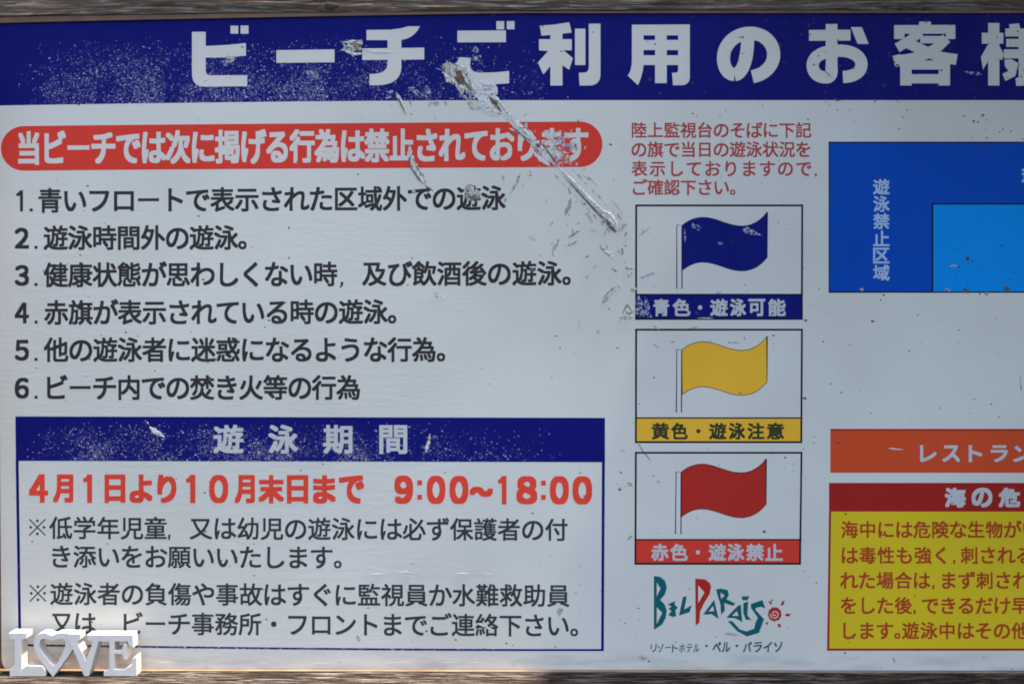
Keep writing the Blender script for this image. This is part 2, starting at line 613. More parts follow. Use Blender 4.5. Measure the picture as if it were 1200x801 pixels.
def trim_top():
    verts, faces = [], []
    n = 80
    for i in range(n + 1):
        px = -30 + 1590 * i / n
        a = P(px, panel_top(px), 0.003); x = a.x
        z1 = a.z + 0.016
        for (y, z) in ((-0.003, a.z), (-0.003, z1), (0.006, z1), (0.006, a.z)):
            verts.append((x, y, z))
    for i in range(n):
        for k in range(4):
            faces.append((i*4+k, i*4+(k+1) % 4, (i+1)*4+(k+1) % 4, (i+1)*4+k))
    faces += [(3, 2, 1, 0), tuple(n*4+k for k in range(4))]
    o = mesh_obj('edge_trim', verts, faces, M['bronze_dark'])
    bm = bmesh.new(); bm.from_mesh(o.data); bmesh.ops.recalc_face_normals(bm, faces=bm.faces); bm.to_mesh(o.data); bm.free()
    o['label'] = 'brown trim under the top beam'
    under_board(o)


trim_top()
# left upright: trim face behind the panel's edge and a post beyond the picture
x_l = P(-26, 400).x
o = box('edge_trim', x_l, P(10, 700).x, 0.0045, 0.012, RAIL_Z + 0.0003, P(600, 14).z, M['bronze_dark'], 0.0004)
o['label'] = 'brown trim at the left edge'
under_board(o)
o = box('post', P(-110, 400).x, P(-22, 400).x, -0.045, 0.05, RAIL_Z - 0.35, P(600, -120).z, M['post_wood'], 0.004)
under_board(o)
o = box('post', P(1585, 400).x, P(1690, 400).x, -0.30, 0.05, RAIL_Z - 0.35, P(600, -120).z, M['post_wood'], 0.004)  # out of view, added this deep to dim the board towards the right
under_board(o)
# a knot in the beam
kn = P(388, 7, 0.0053)
bm = bmesh.new()
bmesh.ops.create_uvsphere(bm, u_segments=20, v_segments=10, radius=1.0)
for v in bm.verts:
    a_ = math.atan2(v.co.z, v.co.x)
    k_ = 1 + 0.18 * math.sin(3 * a_ + 1) + 0.1 * math.sin(7 * a_)
    v.co = Vector((kn.x + v.co.x * 0.0085 * k_, kn.y + v.co.y * 0.0012, kn.z + v.co.z * 0.0045 * k_))
me = bpy.data.meshes.new('knot'); bm.to_mesh(me); bm.free(); me.materials.append(simple('knot_wood', (0.045, 0.03, 0.02), 0.9))
for p_ in me.polygons: p_.use_smooth = True
o = bpy.data.objects.new('knot', me); COL.objects.link(o)
o['label'] = 'dark knot in the top beam'
under_board(o)
# unseen board added above the right part to block the sun: its left end throws the slanting shade over the board and rail
SHADE_Z = 0.62
rx = P(600, 787).x + (SHADE_Z - RAIL_Z) * SUN_DIR.x / SUN_DIR.z + 0.035
o = box('roof_board', rx, rx + 1.6, -0.50, 0.10, SHADE_Z, SHADE_Z + 0.025, M['post_wood'], 0.003)
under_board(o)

# ---------------------------------------------------------------- glyphs of the built-in font, as flat meshes
DEPS = None
GL = {}


def load_glyphs(chars):
    objs = []
    for ch in chars:
        c = bpy.data.curves.new('g', 'FONT'); c.body = ch; c.size = 1.0; c.resolution_u = 5; c.fill_mode = 'FRONT'
        ob = bpy.data.objects.new('g', c); COL.objects.link(ob); objs.append((ch, ob, c))
    dg = bpy.context.evaluated_depsgraph_get()
    dg.update()
    for ch, ob, c in objs:
        ev = ob.evaluated_get(dg)
        me = ev.to_mesh()
        v = np.zeros(len(me.vertices) * 3); me.vertices.foreach_get('co', v); v = v.reshape(-1, 3)[:, :2]
        fs = [tuple(p.vertices) for p in me.polygons]
        # keep one of the two filled sides only
        keep, seen = [], set()
        for f in fs:
            key = tuple(sorted((round(v[i][0], 4), round(v[i][1], 4)) for i in f))
            seen.add(key); keep.append(f)
        used = sorted({i for f in keep for i in f}); mp = {a: b for b, a in enumerate(used)}
        v = v[used]; keep = [tuple(mp[i] for i in f) for f in keep]
        GL[ch] = (v, keep, v.min(0), v.max(0))
        ev.to_mesh_clear()
    for ch, ob, c in objs:
        bpy.data.objects.remove(ob); bpy.data.curves.remove(c)


def put_glyph(pr, ch, quad, bold=0.0, square=True):
    if ch == '1':       # the built-in font's figure one has no flag
        (x0, y0), (x1, _), (_, y1), _ = quad
        w_ = x1 - x0; st = bold * 3.8 if bold < 1.2 else w_ * 0.56
        pr.poly([(x1 - st, y0 + 0.2), (x1, y0), (x1, y1), (x1 - st, y1), (x1 - st, y0 + (y1 - y0) * 0.24 + st * .2), (x0, y0 + (y1 - y0) * 0.27), (x0, y0 + (y1 - y0) * 0.27 - st * 0.75), (x0 + w_ * .25, y0 + (y1 - y0) * .11)])
        return
    _put_glyph(pr, ch, quad, bold)


def _put_glyph(pr, ch, quad, bold=0.0):
    if ch in '02345689':
        ch = chr(ord(ch) + 0xFEE0)          # the wide figures suit the lettering better
    """glyph's ink box stretched to the pixel quad (tl, tr, br, bl), thickened by bold pixels"""
    v, fs, lo, hi = GL[ch]
    tl, tr, br, bl = [np.array(q, float) for q in quad]
    wd = max(1e-6, np.linalg.norm(tr - tl)); ht = max(1e-6, np.linalg.norm(bl - tl))
    u = (v[:, 0] - lo[0]) / max(1e-6, hi[0] - lo[0])
    t = (hi[1] - v[:, 1]) / max(1e-6, hi[1] - lo[1])
    bx, by = min(bold / wd, 0.45), min(bold / ht, 0.45)
    u = bx + u * (1 - 2 * bx); t = by + t * (1 - 2 * by)
    pts = (tl[None] * ((1-u)*(1-t))[:, None] + tr[None] * (u*(1-t))[:, None] + br[None] * (u*t)[:, None] + bl[None] * ((1-u)*t)[:, None])
    if bold > 0:
        k = bold
        offs = [(0, 0), (-k, -k), (k, -k), (k, k), (-k, k), (-k, 0), (k, 0), (0, -k), (0, k)]
    else:
        offs = [(0, 0)]
    for i, (dx, dy) in enumerate(offs):
        q = pts + np.array([[dx, dy]])
        base = pr.n
        pr.v.append(P_np(q, pr.h + 0.0000015 * i))
        pr.f += [tuple(j + base for j in f) for f in fs]
        pr.n += len(q)


FULL = {}   # natural ink box of a glyph inside its full-width cell, for uniform lines


KANA_UP = 1.06


def line(pr, text, x0, adv, yc0, yc1, x_ref, em_h, em_w=None, bold=0.5, squeeze=1.0):
    """a row of full-width cells: cell i starts at x0 + adv*i; y centre runs from yc0 at x0 to yc1 at x_ref"""
    x = x0
    em_w = em_w or adv
    for ch in text:
        a = adv
        if ch == ' ':
            x += a; continue
        b_ = bold
        if ch == '※':
            cx_, cy_ = x + adv / 2 + 0.6, yc0 - 1.2
            for sg in (-1, 1):
                pr.path([(cx_ - 9.5, cy_ - 9.5 * sg), (cx_ + 9.5, cy_ + 9.5 * sg)], 1.5)
            for dx, dy in ((0, -7.6), (0, 7.6), (-7.8, 0), (7.8, 0)):
                pr.poly([(cx_ + dx + 1.7 * math.cos(k * math.tau / 8), cy_ + dy + 1.7 * math.sin(k * math.tau / 8)) for k in range(8)])
            x += a; continue
        if ch == '`':            # half gap
            x += a * 0.5; continue
        v, fs, lo, hi = GL[ch]
        # in a 1.0 em box: Noto CJK cell spans x 0..1, y about -0.12..0.88, centre 0.38
        sc = 1.0
        if 0x3040 <= ord(ch) <= 0x30ff and ch not in 'ー・': sc = KANA_UP
        cx, cy = cellw(ch) / 2, CELL_MID
        X0 = x + a / 2 + (lo[0] - cx) / CELL * em_w * sc; X1 = x + a / 2 + (hi[0] - cx) / CELL * em_w * sc
        slope = (yc1 - yc0) / (x_ref - x0)
        yc = yc0 + slope * (x - x0)
        Y0 = yc - (hi[1] - cy) / CELL * em_h * sc; Y1 = yc - (lo[1] - cy) / CELL * em_h * sc
        s0 = slope * (X0 - x - a/2); s1 = slope * (X1 - x - a/2)
        put_glyph(pr, ch, [(X0 - bold*.5, Y0 + s0 - bold*.5), (X1 + bold*.5, Y0 + s1 - bold*.5), (X1 + bold*.5, Y1 + s1 + bold*.5), (X0 - bold*.5, Y1 + s0 + bold*.5)], b_)
        x += a
    return x


def cellw(ch):
    return CELL


LINES = []      # (object name, label, material, h, [calls])
ALLTEXT = ('当ビーチでは次に掲げる行為は禁止されております青いフロートで表示された区域外での遊泳時間健康状態が思わしくない及び飲酒後赤旗てる他者迷惑になるような'
           '内焚き火等期4月1日より0末まで9:8〜※低学年児童又幼必ず保護付添をお願いた負傷や事故すぐ監視員か水難救助務所・ンご連絡下さい。陸上台そば記の況確認'
           '色可能黄注意レスラ海危険中生物毒性も強く刺場合だけ早他リゾホルベパイ０２３４５６８９テソ，国石0123456789.,:')
load_glyphs(sorted(set(ALLTEXT)))
# the fill of one character loses a level stroke and a dot: add them
_v, _f, _lo, _hi = GL['童']
_ex = [[(0, .275), (1, .275), (1, .325), (0, .325)], [(.68, .125), (.76, .14), (.69, .285), (.62, .27)]]
for q in _ex:
    n0 = len(_v)
    _v = np.concatenate([_v, np.array([(_lo[0] + u * (_hi[0] - _lo[0]), _hi[1] - t * (_hi[1] - _lo[1])) for u, t in q])])
    _f = _f + [(n0, n0 + 1, n0 + 2, n0 + 3)]
GL['童'] = (_v, _f, _lo, _hi)
# cell metrics from a glyph that fills its cell
g_ = GL['国']
CELL = (g_[3][0] - g_[2][0]) / 0.86
_n = GL['石']
CELL_MID = (g_[3][1] + g_[2][1]) / 2
cell_left = g_[2][0] - 0.07 * CELL
print('CELL', CELL, 'mid', CELL_MID, 'left', cell_left)

H1, H2, H3, H4 = 0.00003, 0.00006, 0.00009, 0.00012


def flat_part(name, mat, parent, draw, h=H1, label=None):
    pr = Print(h)
    draw(pr)
    o = pr.build(name, M[mat], None)
    if parent is board:
        under_board(o)
    else:
        o.parent = parent
        o.matrix_parent_inverse = parent_world(parent).inverted()
    if label: o['label'] = label
    return o


def parent_world(p):
    # every part has its geometry in world coordinates: its own world matrix is the identity
    return Matrix.Identity(4)


# ---------------------------------------------------------------- title band
def draw_header(pr):
    top = [(-1 - 4 * 0 + (1560 + 1) * i / 50, 0) for i in range(51)]
    top = [(x, panel_top(x) - 5) for x, _ in top]
    bot = [(x, header_bottom(x)) for x, _ in reversed(top)]
    top[0] = (-5, top[0][1]); bot[-1] = (-3, bot[-1][1])
    pr.poly(top + bot, lift=False)


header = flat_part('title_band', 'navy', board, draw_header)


def Z(ox, oy, s, pts):
    return [(ox + p[0] / s, oy + p[1] / s) for p in pts]


def glyph_part(draw):
    return flat_part('title_character', 'white_text', header, draw, H2)


def t_bi(pr):
    f = lambda p: Z(200, 20, 6, p)
    o = [(150, 105), (246, 105), (246, 375)] + qb((246, 375), (246, 410), (284, 410)) + [(538, 410), (538, 487), (235, 490)] + qb((235, 490), (150, 490), (150, 395))
    pr.poly(f(o))
    pr.poly(f([(240, 205), (380, 198), (450, 192), (528, 184), (530, 272), (450, 280), (380, 285), (240, 286)]))
    pr.poly(f([(421, 62), (475, 62), (475, 118), (421, 118)])); pr.poly(f([(491, 61), (547, 61), (547, 118), (491, 118)]))


def t_dash(pr):
    pr.poly(Z(200, 20, 6, [(743, 234), (1152, 228), (1152, 319), (743, 323)]))


def t_chi(pr):
    f = lambda p: Z(400, 20, 6, p)
    pr.poly(f([(177, 92), (350, 90), (420, 80), (470, 66), (553, 66)] + qb((553, 66), (515, 145), (432, 160)) + [(422, 163), (325, 163), (177, 163)]))
    pr.poly(f([(147, 222), (583, 216), (583, 299), (147, 303)]))
    pr.poly(f([(325, 150), (422, 150), (422, 350)] + qb((422, 350), (422, 478), (250, 480)) + [(198, 480), (198, 402), (240, 399)] + qb((240, 399), (325, 395), (325, 320))))


def t_go(pr):
    f = lambda p: Z(400, 20, 6, p)
    pr.poly(f([(816, 97), (1157, 95), (1157, 178), (816, 179)]))
    pr.poly(f([(1090, 30), (1145, 30), (1145, 88), (1090, 88)])); pr.poly(f([(1163, 30), (1218, 30), (1218, 87), (1163, 87)]))
    pr.poly(f([(830, 283), (913, 288)] + qb((913, 288), (880, 392), (980, 392)) + [(1080, 390), (1180, 380), (1180, 466), (1060, 475), (960, 478)] + qb((960, 478), (785, 475), (800, 340))))


def t_ri(pr):
    f = lambda p: Z(600, 20, 6, p)
    pr.poly(f([(195, 62), (300, 54), (402, 38), (420, 110), (355, 118), (355, 157), (420, 157), (420, 235), (362, 235), (428, 290), (402, 372), (355, 340), (355, 482), (270, 482), (270, 345), (220, 405), (182, 320), (255, 240), (190, 235), (190, 157), (270, 157), (270, 127), (207, 132)]))
    pr.poly(f([(443, 83), (516, 83), (516, 338), (443, 338)]))
    pr.poly(f([(540, 48), (622, 48), (622, 400)] + qb((622, 400), (622, 480), (545, 482)) + [(475, 482), (470, 392), (510, 391)] + qb((510, 391), (540, 388), (540, 350))))


def t_yo(pr):
    f = lambda p: Z(720, 20, 6, p)
    pr.poly(f([(123, 55), (530, 53), (530, 130), (123, 130)]))
    pr.poly(f([(123, 120), (205, 120), (205, 330)] + qb((205, 330), (200, 410), (165, 480)) + [(93, 412)] + qb((93, 412), (122, 380), (123, 300))))
    pr.poly(f([(448, 120), (530, 120), (530, 420)] + qb((530, 420), (530, 480), (470, 480)) + [(412, 480), (405, 392), (430, 392)] + qb((430, 392), (448, 390), (448, 370))))
    for r in ([(286, 120), (368, 120), (368, 465), (286, 465)], [(200, 162), (453, 162), (453, 233), (200, 233)], [(200, 270), (453, 270), (453, 338), (200, 338)]):
        pr.poly(f(r))


def t_no(pr):
    pts = [(970, 420)]
    for c in (((1060, 405), (1120, 340), (1120, 265)), ((1120, 180), (1050, 115), (955, 115)), ((850, 115), (767, 190), (767, 290)), ((767, 350), (795, 405), (845, 405))):
        pts += bez(pts[-1], *c)
    pr.path(Z(720, 20, 6, pts), 92 / 6)
    pr.path(Z(720, 20, 6, [(845, 405)] + bez((845, 405), (900, 405), (938, 300), (938, 130))), 92 / 6)


def t_o(pr):
    f = lambda p: Z(920, 20, 6, p)
    pr.poly(f([(168, 92), (460, 90), (460, 167), (168, 168)]))
    pr.path(f([(327, 50), (327, 200), (327, 380)]), 82 / 6)
    pts = [(327, 350), (327, 375)]
    for c in (((327, 425), (300, 425), (285, 425)), ((230, 425), (194, 390), (194, 340)), ((194, 280), (260, 237), (380, 237)), ((480, 237), (537, 280), (537, 335)), ((537, 390), (480, 422), (407, 422))):
        pts += bez(pts[-1], *c)
    pr.path(f(pts), 86 / 6)
    pr.poly(f([(462, 72), (540, 72), (587, 190), (510, 190)]))


def t_kyaku(pr):
    f = lambda p: Z(1000, 20, 6, p)
    for r in ([(462, 33), (545, 33), (545, 70), (462, 70)], [(287, 58), (717, 56), (717, 118), (287, 119)], [(287, 110), (360, 110), (360, 155), (287, 156)], [(650, 110), (717, 110), (717, 155), (650, 156)],
              [(330, 330), (410, 330), (410, 482), (330, 482)], [(600, 330), (680, 330), (680, 482), (600, 482)], [(330, 306), (680, 306), (680, 370), (330, 370)], [(400, 402), (610, 402), (610, 467), (400, 467)]):
        pr.poly(f(r))
    pr.path(f([(470, 105), (400, 165), (308, 218)]), 68 / 6)
    pr.path(f([(470, 160), (640, 160)]), 52 / 6)
    pr.path(f([(655, 150), (580, 225), (470, 280), (370, 300), (287, 308)]), 74 / 6)
    pr.path(f([(385, 185), (500, 240), (600, 280), (727, 300)]), 74 / 6)
    pr.poly(f([(275, 275), (330, 262), (340, 345), (300, 352)])); pr.poly(f([(670, 255), (733, 262), (715, 337), (670, 330)]))


def t_sama(pr):
    f = lambda p: Z(1000, 20, 6, p)
    for r in ([(948, 43), (1027, 43), (1027, 482), (948, 482)], [(903, 112), (1055, 112), (1055, 188), (903, 188)], [(950, 188), (960, 290), (912, 370), (897, 283)], [(1020, 190), (1057, 262), (1046, 305), (1020, 290)],
              [(1095, 52), (1165, 45), (1175, 90), (1100, 90)], [(1250, 50), (1310, 60), (1290, 90), (1240, 90)], [(1068, 82), (1330, 82), (1330, 138), (1068, 138)], [(1075, 155), (1325, 155), (1325, 211), (1075, 211)], [(1058, 228), (1340, 228), (1340, 292), (1058, 292)],
              [(1162, 90), (1240, 90), (1240, 482), (1162, 482)], [(1140, 430), (1190, 420), (1190, 484), (1145, 484)], [(1062, 300), (1110, 296), (1160, 325), (1140, 415), (1070, 450), (1048, 400), (1090, 380), (1066, 345)],
              [(1240, 330), (1320, 300), (1345, 350), (1290, 380), (1350, 430), (1310, 480), (1240, 400)]):
        pr.poly(f(r))


for fn in (t_bi, t_dash, t_chi, t_go, t_ri, t_yo, t_no, t_o, t_kyaku, t_sama):
    glyph_part(fn)


# ---------------------------------------------------------------- red pill heading
def draw_pill(pr):
    xs = [30 + (680 - 30) * i / 30 for i in range(31)]
    yt = lambda x: 148.3 - 5.9 * (x / 690) ** 0.75 if x > 0 else 148.3
    yb = lambda x: 200.6 - 4.9 * (x / 690) ** 0.75 if x > 0 else 200.6
    L = []
    for i in range(1, 16):
        a = math.pi / 2 + math.pi * i / 16
        L.append((28 - 26.5 * abs(math.cos(a)) if False else 28 + 27 * math.cos(a) * 1.0, (yt(28) + yb(28)) / 2 + (yb(28) - yt(28)) / 2 * math.sin(a)))
    R = []
    for i in range(1, 16):
        a = -math.pi / 2 + math.pi * i / 16
        R.append((680 + 26 * math.cos(a), (yt(680) + yb(680)) / 2 + (yb(680) - yt(680)) / 2 * math.sin(a)))
    pts = [(x, yt(x)) for x in xs] + R + [(x, yb(x)) for x in reversed(xs)] + L
    pr.poly(pts, lift=False)


pill = flat_part('heading_banner', 'red', board, draw_pill)


def text_part(name, mat, parent, calls, h=H2, label=None):
    pr = Print(h)
    for c in calls:
        c(pr)
    o = pr.build(name, M[mat], None)
    if parent is board:
        under_board(o)
    else:
        o.parent = parent
    if label: o['label'] = label
    return o


text_part('heading_text', 'white_text', pill, [lambda pr: line(pr, '当ビーチでは次に掲げる行為は禁止されております', 18.5, 29.15, 174.5, 169.5, 690, 40, 29.6, 1.22)])

# ---------------------------------------------------------------- the six rules
RULES = [
    ('1', [('青いフロートで表示された区域外での遊泳', 43.5, 28.87)], 235.5, 232.3),
    ('2', [('遊泳時間外の遊泳。', 50.5, 28.5)], 279.2, 278.6),
    ('3', [('健康状態が思わしくない時', 50.5, 28.7)], 322.7, 320.8),
    ('4', [('赤旗が表示されている時の遊泳。', 51, 28.77)], 366.7, 365.3),
    ('5', [('他の遊泳者に迷惑になるような行為。', 51, 28.75)], 410.3, 410.0),
    ('6', [('ビーチ内での焚き火等の行為', 50.5, 28.6)], 454.6, 454.3),
]
for num, segs, y0, y1 in RULES:
    def draw(pr, num=num, segs=segs, y0=y0, y1=y1):
        yc = y0
        if num == '1':
            put_glyph(pr, '1', [(19, yc - 12.6), (27, yc - 12.6), (27, yc + 12.2), (19, yc + 12.2)], 0.95)
            dx = 34.8
        else:
            put_glyph(pr, num, [(17.2, yc - 12.4), (34, yc - 12.4), (34, yc + 12.2), (17.2, yc + 12.2)], 0.95)
            dx = 40.5
        pr.poly([(dx, yc + 8.8), (dx + 3.6, yc + 8.8), (dx + 3.6, yc + 12.3), (dx, yc + 12.3)])
        for t, x, a in segs:
            k = (y1 - y0) / 550
            line(pr, t, x, a, y0 + k * (x - 50), y1, 600, 29.8, 29.0, 0.68)
        if num == '3':
            pr.poly([(399, yc + 7.5), (402.5, yc + 7.5), (402, yc + 11), (399.5, yc + 14.5), (398, yc + 14), (399.3, yc + 11)])
    if num == '3':
        text_part('rule_text', 'black', board, [lambda pr: line(pr, '及び飲酒後の遊泳。', 423.5, 29.3, 321.2, 320.8, 600, 29.8, 29.0, 0.68)], H1)
    text_part('rule_text', 'black', board, [draw], H1)


# ---------------------------------------------------------------- season box
def draw_season_frame(pr):
    pr.poly([(18, 487.6), (709, 489.3), (709, 541.2), (18.5, 539.6)])                         # band
    pr.poly([(18.3, 539), (21.8, 539), (25.0, 755.5), (21.8, 755.5)])
    pr.poly([(705.4, 540.5), (708.8, 540.5), (707.6, 762.3), (704.4, 762.3)])
    n = 20
    ys = lambda x: 753.6 + 6.2 * (1 - (1 - min(1, x / 620)) ** 1.6)
    top = [(22.2 + (707.6 - 22.2) * i / n, 0) for i in range(n + 1)]
    pr.poly([(x, ys(x)) for x, _ in top] + [(x, ys(x) + 2.4) for x, _ in reversed(top)])


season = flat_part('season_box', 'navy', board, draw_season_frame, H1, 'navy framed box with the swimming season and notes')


def fit(items, y0, y1, bold, yslope=0.0, xo=0.0):
    def f(pr):
        for ch, a, b, *yy in items:
            Y0, Y1 = yy if yy else (y0, y1)
            s = yslope * (a - xo)
            put_glyph(pr, ch, [(a, Y0 + s), (b, Y0 + s), (b, Y1 + s), (a, Y1 + s)], bold)
    return f


for it in (('遊', 250, 285.5), ('泳', 314.3, 349), ('期', 378.7, 413), ('間', 444.5, 477.3)):
    text_part('season_title_character', 'grey_text', season, [fit([it], 497.2, 531, 0.95, 0.003, 250)])
DATE = [('4', 34, 56.3), ('月', 62, 86), ('1', 97.5, 108), ('日', 122.5, 147), ('よ', 151.7, 178.7), ('り', 184.3, 206.7), ('1', 218, 229), ('0', 245, 267.5), ('月', 274.7, 298.7), ('末', 302.7, 333), ('日', 336.2, 361.3), ('ま', 366.7, 393.5), ('で', 397, 427),
     ('9', 462, 484.2), ('0', 500, 522), ('0', 526.7, 549), ('〜', 550, 578, 568, 580), ('1', 583.5, 593.6), ('8', 605, 629.7), ('0', 644.3, 666.7), ('0', 670.8, 694)]
text_part('season_date', 'date_red', season, [fit(DATE[:13], 555.2, 588.6, 1.5, 0.0035, 34)], H2)
text_part('season_hours', 'date_red', season, [fit(DATE[13:], 555.2, 588.6, 1.9, 0.0035, 34),
    lambda pr: [pr.rect(a, b, a + 5.6, b + 6) for a, b in ((489, 562.3), (489, 579.2), (634, 562.6), (634, 579.3))]], H2)
NB_ = 0.45
text_part('season_note', 'soft_black', season, [
    lambda pr: line(pr, '※低学年児童', 29.3, 27.74, 618.6, 620.9, 666, 27.2, 27.2, NB_),
    lambda pr: line(pr, '又は幼児の遊泳には必ず保護者の付', 221, 27.78, 619.3, 620.9, 666, 27.2, 27.2, NB_),
    lambda pr: line(pr, 'き添いをお願いいたします。', 57, 27.75, 652.2, 653.4, 395, 27.2, 27.2, NB_),
    lambda pr: pr.poly([(197, 626), (200, 626), (199, 632), (197, 632)])], H1)
text_part('season_note', 'soft_black', season, [
    lambda pr: line(pr, '※遊泳者の負傷や事故はすぐに監視員か水難救助員', 30, 27.72, 695.8, 698, 666, 27.2, 27.2, NB_),
    lambda pr: line(pr, '又は', 58.5, 27, 730.3, 730.5, 120, 27.2, 26.5, NB_),
    lambda pr: line(pr, 'ビーチ事務所・フロントまでご連絡下さい。', 140, 27.74, 730.7, 733, 666, 27.2, 27.2, NB_),
    lambda pr: pr.poly([(117.5, 738), (120.5, 738), (119.5, 744), (117.5, 744)])], H1)

# ---------------------------------------------------------------- red note above the flags
text_part('flag_note', 'note_red', board, [
    lambda pr: line(pr, '陸上監視台のそばに下記', 738.8, 19.27, 152.9, 153, 950, 19.0, 19.0, 0.35),
    lambda pr: line(pr, 'の旗で当日の遊泳状況を', 738.8, 19.27, 175.5, 175.5, 950, 19.0, 19.0, 0.35),
    lambda pr: line(pr, '表示しておりますので', 738.2, 21.4, 198, 198, 950, 19.0, 19.0, 0.35),
    lambda pr: line(pr, 'ご確認下さい。', 738.8, 19.3, 220, 220, 950, 19.0, 19.0, 0.35),
    lambda pr: pr.poly([(954.8, 203), (957.4, 203), (957, 207), (955, 207)])], H1)


# ---------------------------------------------------------------- the three flag signs
def border(pr, x0, y0, x1, y1, t, dxb0=0.0, dxb1=0.0):
    """rectangle outline; the foot is shifted by dxb"""
    pr.poly([(x0, y0), (x1, y0), (x1, y0 + t), (x0, y0 + t)])
    pr.poly([(x0 + dxb0, y1 - t), (x1 + dxb1, y1 - t), (x1 + dxb1, y1), (x0 + dxb0, y1)])
    pr.poly([(x0, y0), (x0 + t, y0), (x0 + t + dxb0, y1), (x0 + dxb0, y1)])
    pr.poly([(x1 - t, y0), (x1, y0), (x1 + dxb1, y1), (x1 - t + dxb1, y1)])


FLAGTOP = [(346, 172)] + bez((346, 172), (390, 132), (440, 120), (490, 124), 8) + bez((490, 124), (560, 132), (620, 174), (700, 174), 8) + bez((700, 174), (760, 174), (810, 140), (846, 92), 8)
FLAGBOT = [(846, 358)] + bez((846, 358), (800, 412), (760, 437), (690, 437), 8) + bez((690, 437), (610, 434), (550, 386), (466, 386), 8) + bez((466, 386), (420, 386), (380, 408), (347, 434), 8)


def flag_sign(ox, oy, y0, ydiv, y1, x0, x1, dx0, dx1, flagmat, bandmat, textmat, pole, shift, caption, ys, lab):
    fr = flat_part('flag_sign', 'line', board, lambda pr: (border(pr, x0, y0, x1, y1, 2.2, dx0, dx1), pr.rect(x0 + 1, ydiv - 0.8, x1 - 1, ydiv + 0.8)), H3, lab)
    flat_part('caption_band', bandmat, fr, lambda pr: pr.poly([(x0 + 1.2 + dx0 * .7, ydiv), (x1 - 1.2 + dx1 * .7, ydiv), (x1 - 1.2 + dx1, y1 - 1), (x0 + 1.2 + dx0, y1 - 1)], lift=False), H1)
    f = lambda p: [(ox + (a + shift[0]) / 5.004, oy + (b + shift[1]) / 5.004) for a, b in p]
    outl = f(FLAGTOP + FLAGBOT)
    flat_part('flag', flagmat, fr, lambda pr: pr.poly(outl, lift=False), H1)

    def ol(pr):
        pr.path(outl + [outl[0]], 0.75)
        p = [(ox + a / 5.004, oy + b / 5.004) for a, b in pole]
        pr.path(p + [p[0]], 0.9)
    flat_part('flag_outline', 'line', fr, ol, H2)
    flat_part('flag_pole', 'pole', fr, lambda pr: pr.poly([(ox + a / 5.004, oy + b / 5.004) for a, b in pole], lift=False), H1 + 0.00001)
    text_part('caption_text', textmat, fr, [fit([(c, ox + a / 5.004, ox + b / 5.004) for c, a, b in caption if c != '・'], ys[0], ys[1], 0.65),
                                           lambda pr: [pr.poly([(ox + (a + b) / 2 / 5.004 + 2.6 * math.cos(t * math.pi / 6), (ys[0] + ys[1]) / 2 + 2.6 * math.sin(t * math.pi / 6)) for t in range(12)]) for c, a, b in caption if c == '・']], H2)
    return fr


flag_sign(730, 230, 239.6, 344.9, 374.6, 744.5, 941.2, -0.2, -0.4, 'navy_plain', 'navy_plain', 'grey_text', [(316, 169), (346, 169), (346, 540), (316, 540)], (0, 0),
          [('青', 178, 272), ('色', 292, 395), ('・', 440, 465), ('遊', 512, 615), ('泳', 628, 722), ('可', 735, 835), ('能', 852, 955)], (350, 370.3), 'framed blue flag sign')
flag_sign(730, 380, 385.0, 489.4, 518.8, 744.4, 940.9, -0.3, -0.8, 'yellow', 'yellow', 'olive_black', [(316, 146), (345, 146), (343, 515), (313, 515)], (-1, -22),
          [('黄', 168, 272), ('色', 283, 380), ('・', 430, 455), ('遊', 505, 607), ('泳', 620, 717), ('注', 730, 830), ('意', 843, 945)], (495, 514.6), 'framed yellow flag sign')
flag_sign(730, 520, 529.0, 631.8, 661.2, 744.1, 940.4, -0.6, -1.8, 'flag_red', 'red', 'grey_text', [(312, 163), (343, 163), (340, 527), (308, 527)], (-6, -6),
          [('赤', 165, 268), ('色', 277, 380), ('・', 428, 452), ('遊', 503, 605), ('泳', 612, 712), ('禁', 722, 828), ('止', 835, 937)], (636.6, 656.6), 'framed red flag sign')


# ---------------------------------------------------------------- sea map
sea = flat_part('sea_map', 'sea', board, lambda pr: pr.rect(971.6, 166.4, 1560, 342.5, lift=False), H1)
flat_part('swim_zone', 'sky_blue', sea, lambda pr: pr.rect(1092.6, 238.6, 1560, 342, lift=False), H1 + 0.00001)
flat_part('map_outline', 'line', sea, lambda pr: (pr.rect(971, 166, 1560, 167.6), pr.rect(971, 341.4, 1560, 343), pr.rect(971, 166, 972.2, 343), pr.rect(1092, 238, 1560, 239.8), pr.rect(1091.8, 238, 1093.8, 342)), H2)
text_part('map_text', 'pale_blue', sea, [fit([(c, 1023.2, 1042.5, 209.5 + 20.15 * i, 228 + 20.15 * i) for i, c in enumerate('遊泳禁止区域')], 0, 0, 0.45)], H3)
text_part('map_text', 'pale_blue', sea, [fit([('遊', 1197, 1215)], 196.5, 214, 0.45)], H3)

# ---------------------------------------------------------------- restaurant band and danger box
rest = flat_part('restaurant_band', 'orange', board, lambda pr: pr.rect(973, 503, 1560, 553.6, lift=False), H1)
flat_part('band_line', 'maroon', rest, lambda pr: pr.rect(973, 502.2, 1560, 504.2), H2)
text_part('restaurant_text', 'grey_text', rest, [fit([('レ', 1078, 1097.6), ('ス', 1104.4, 1125), ('ト', 1135, 1151.3), ('ラ', 1161, 1181), ('ン', 1187.5, 1208)], 521.3, 541, 0.7)], H2)


def draw_danger(pr):
    pr.rect(971.5, 565.4, 1560, 599)
    pr.poly([(971.5, 598), (974, 598), (971.8, 761.5), (969.2, 761.5)])
    pr.rect(969.2, 759.2, 1560, 761.8)


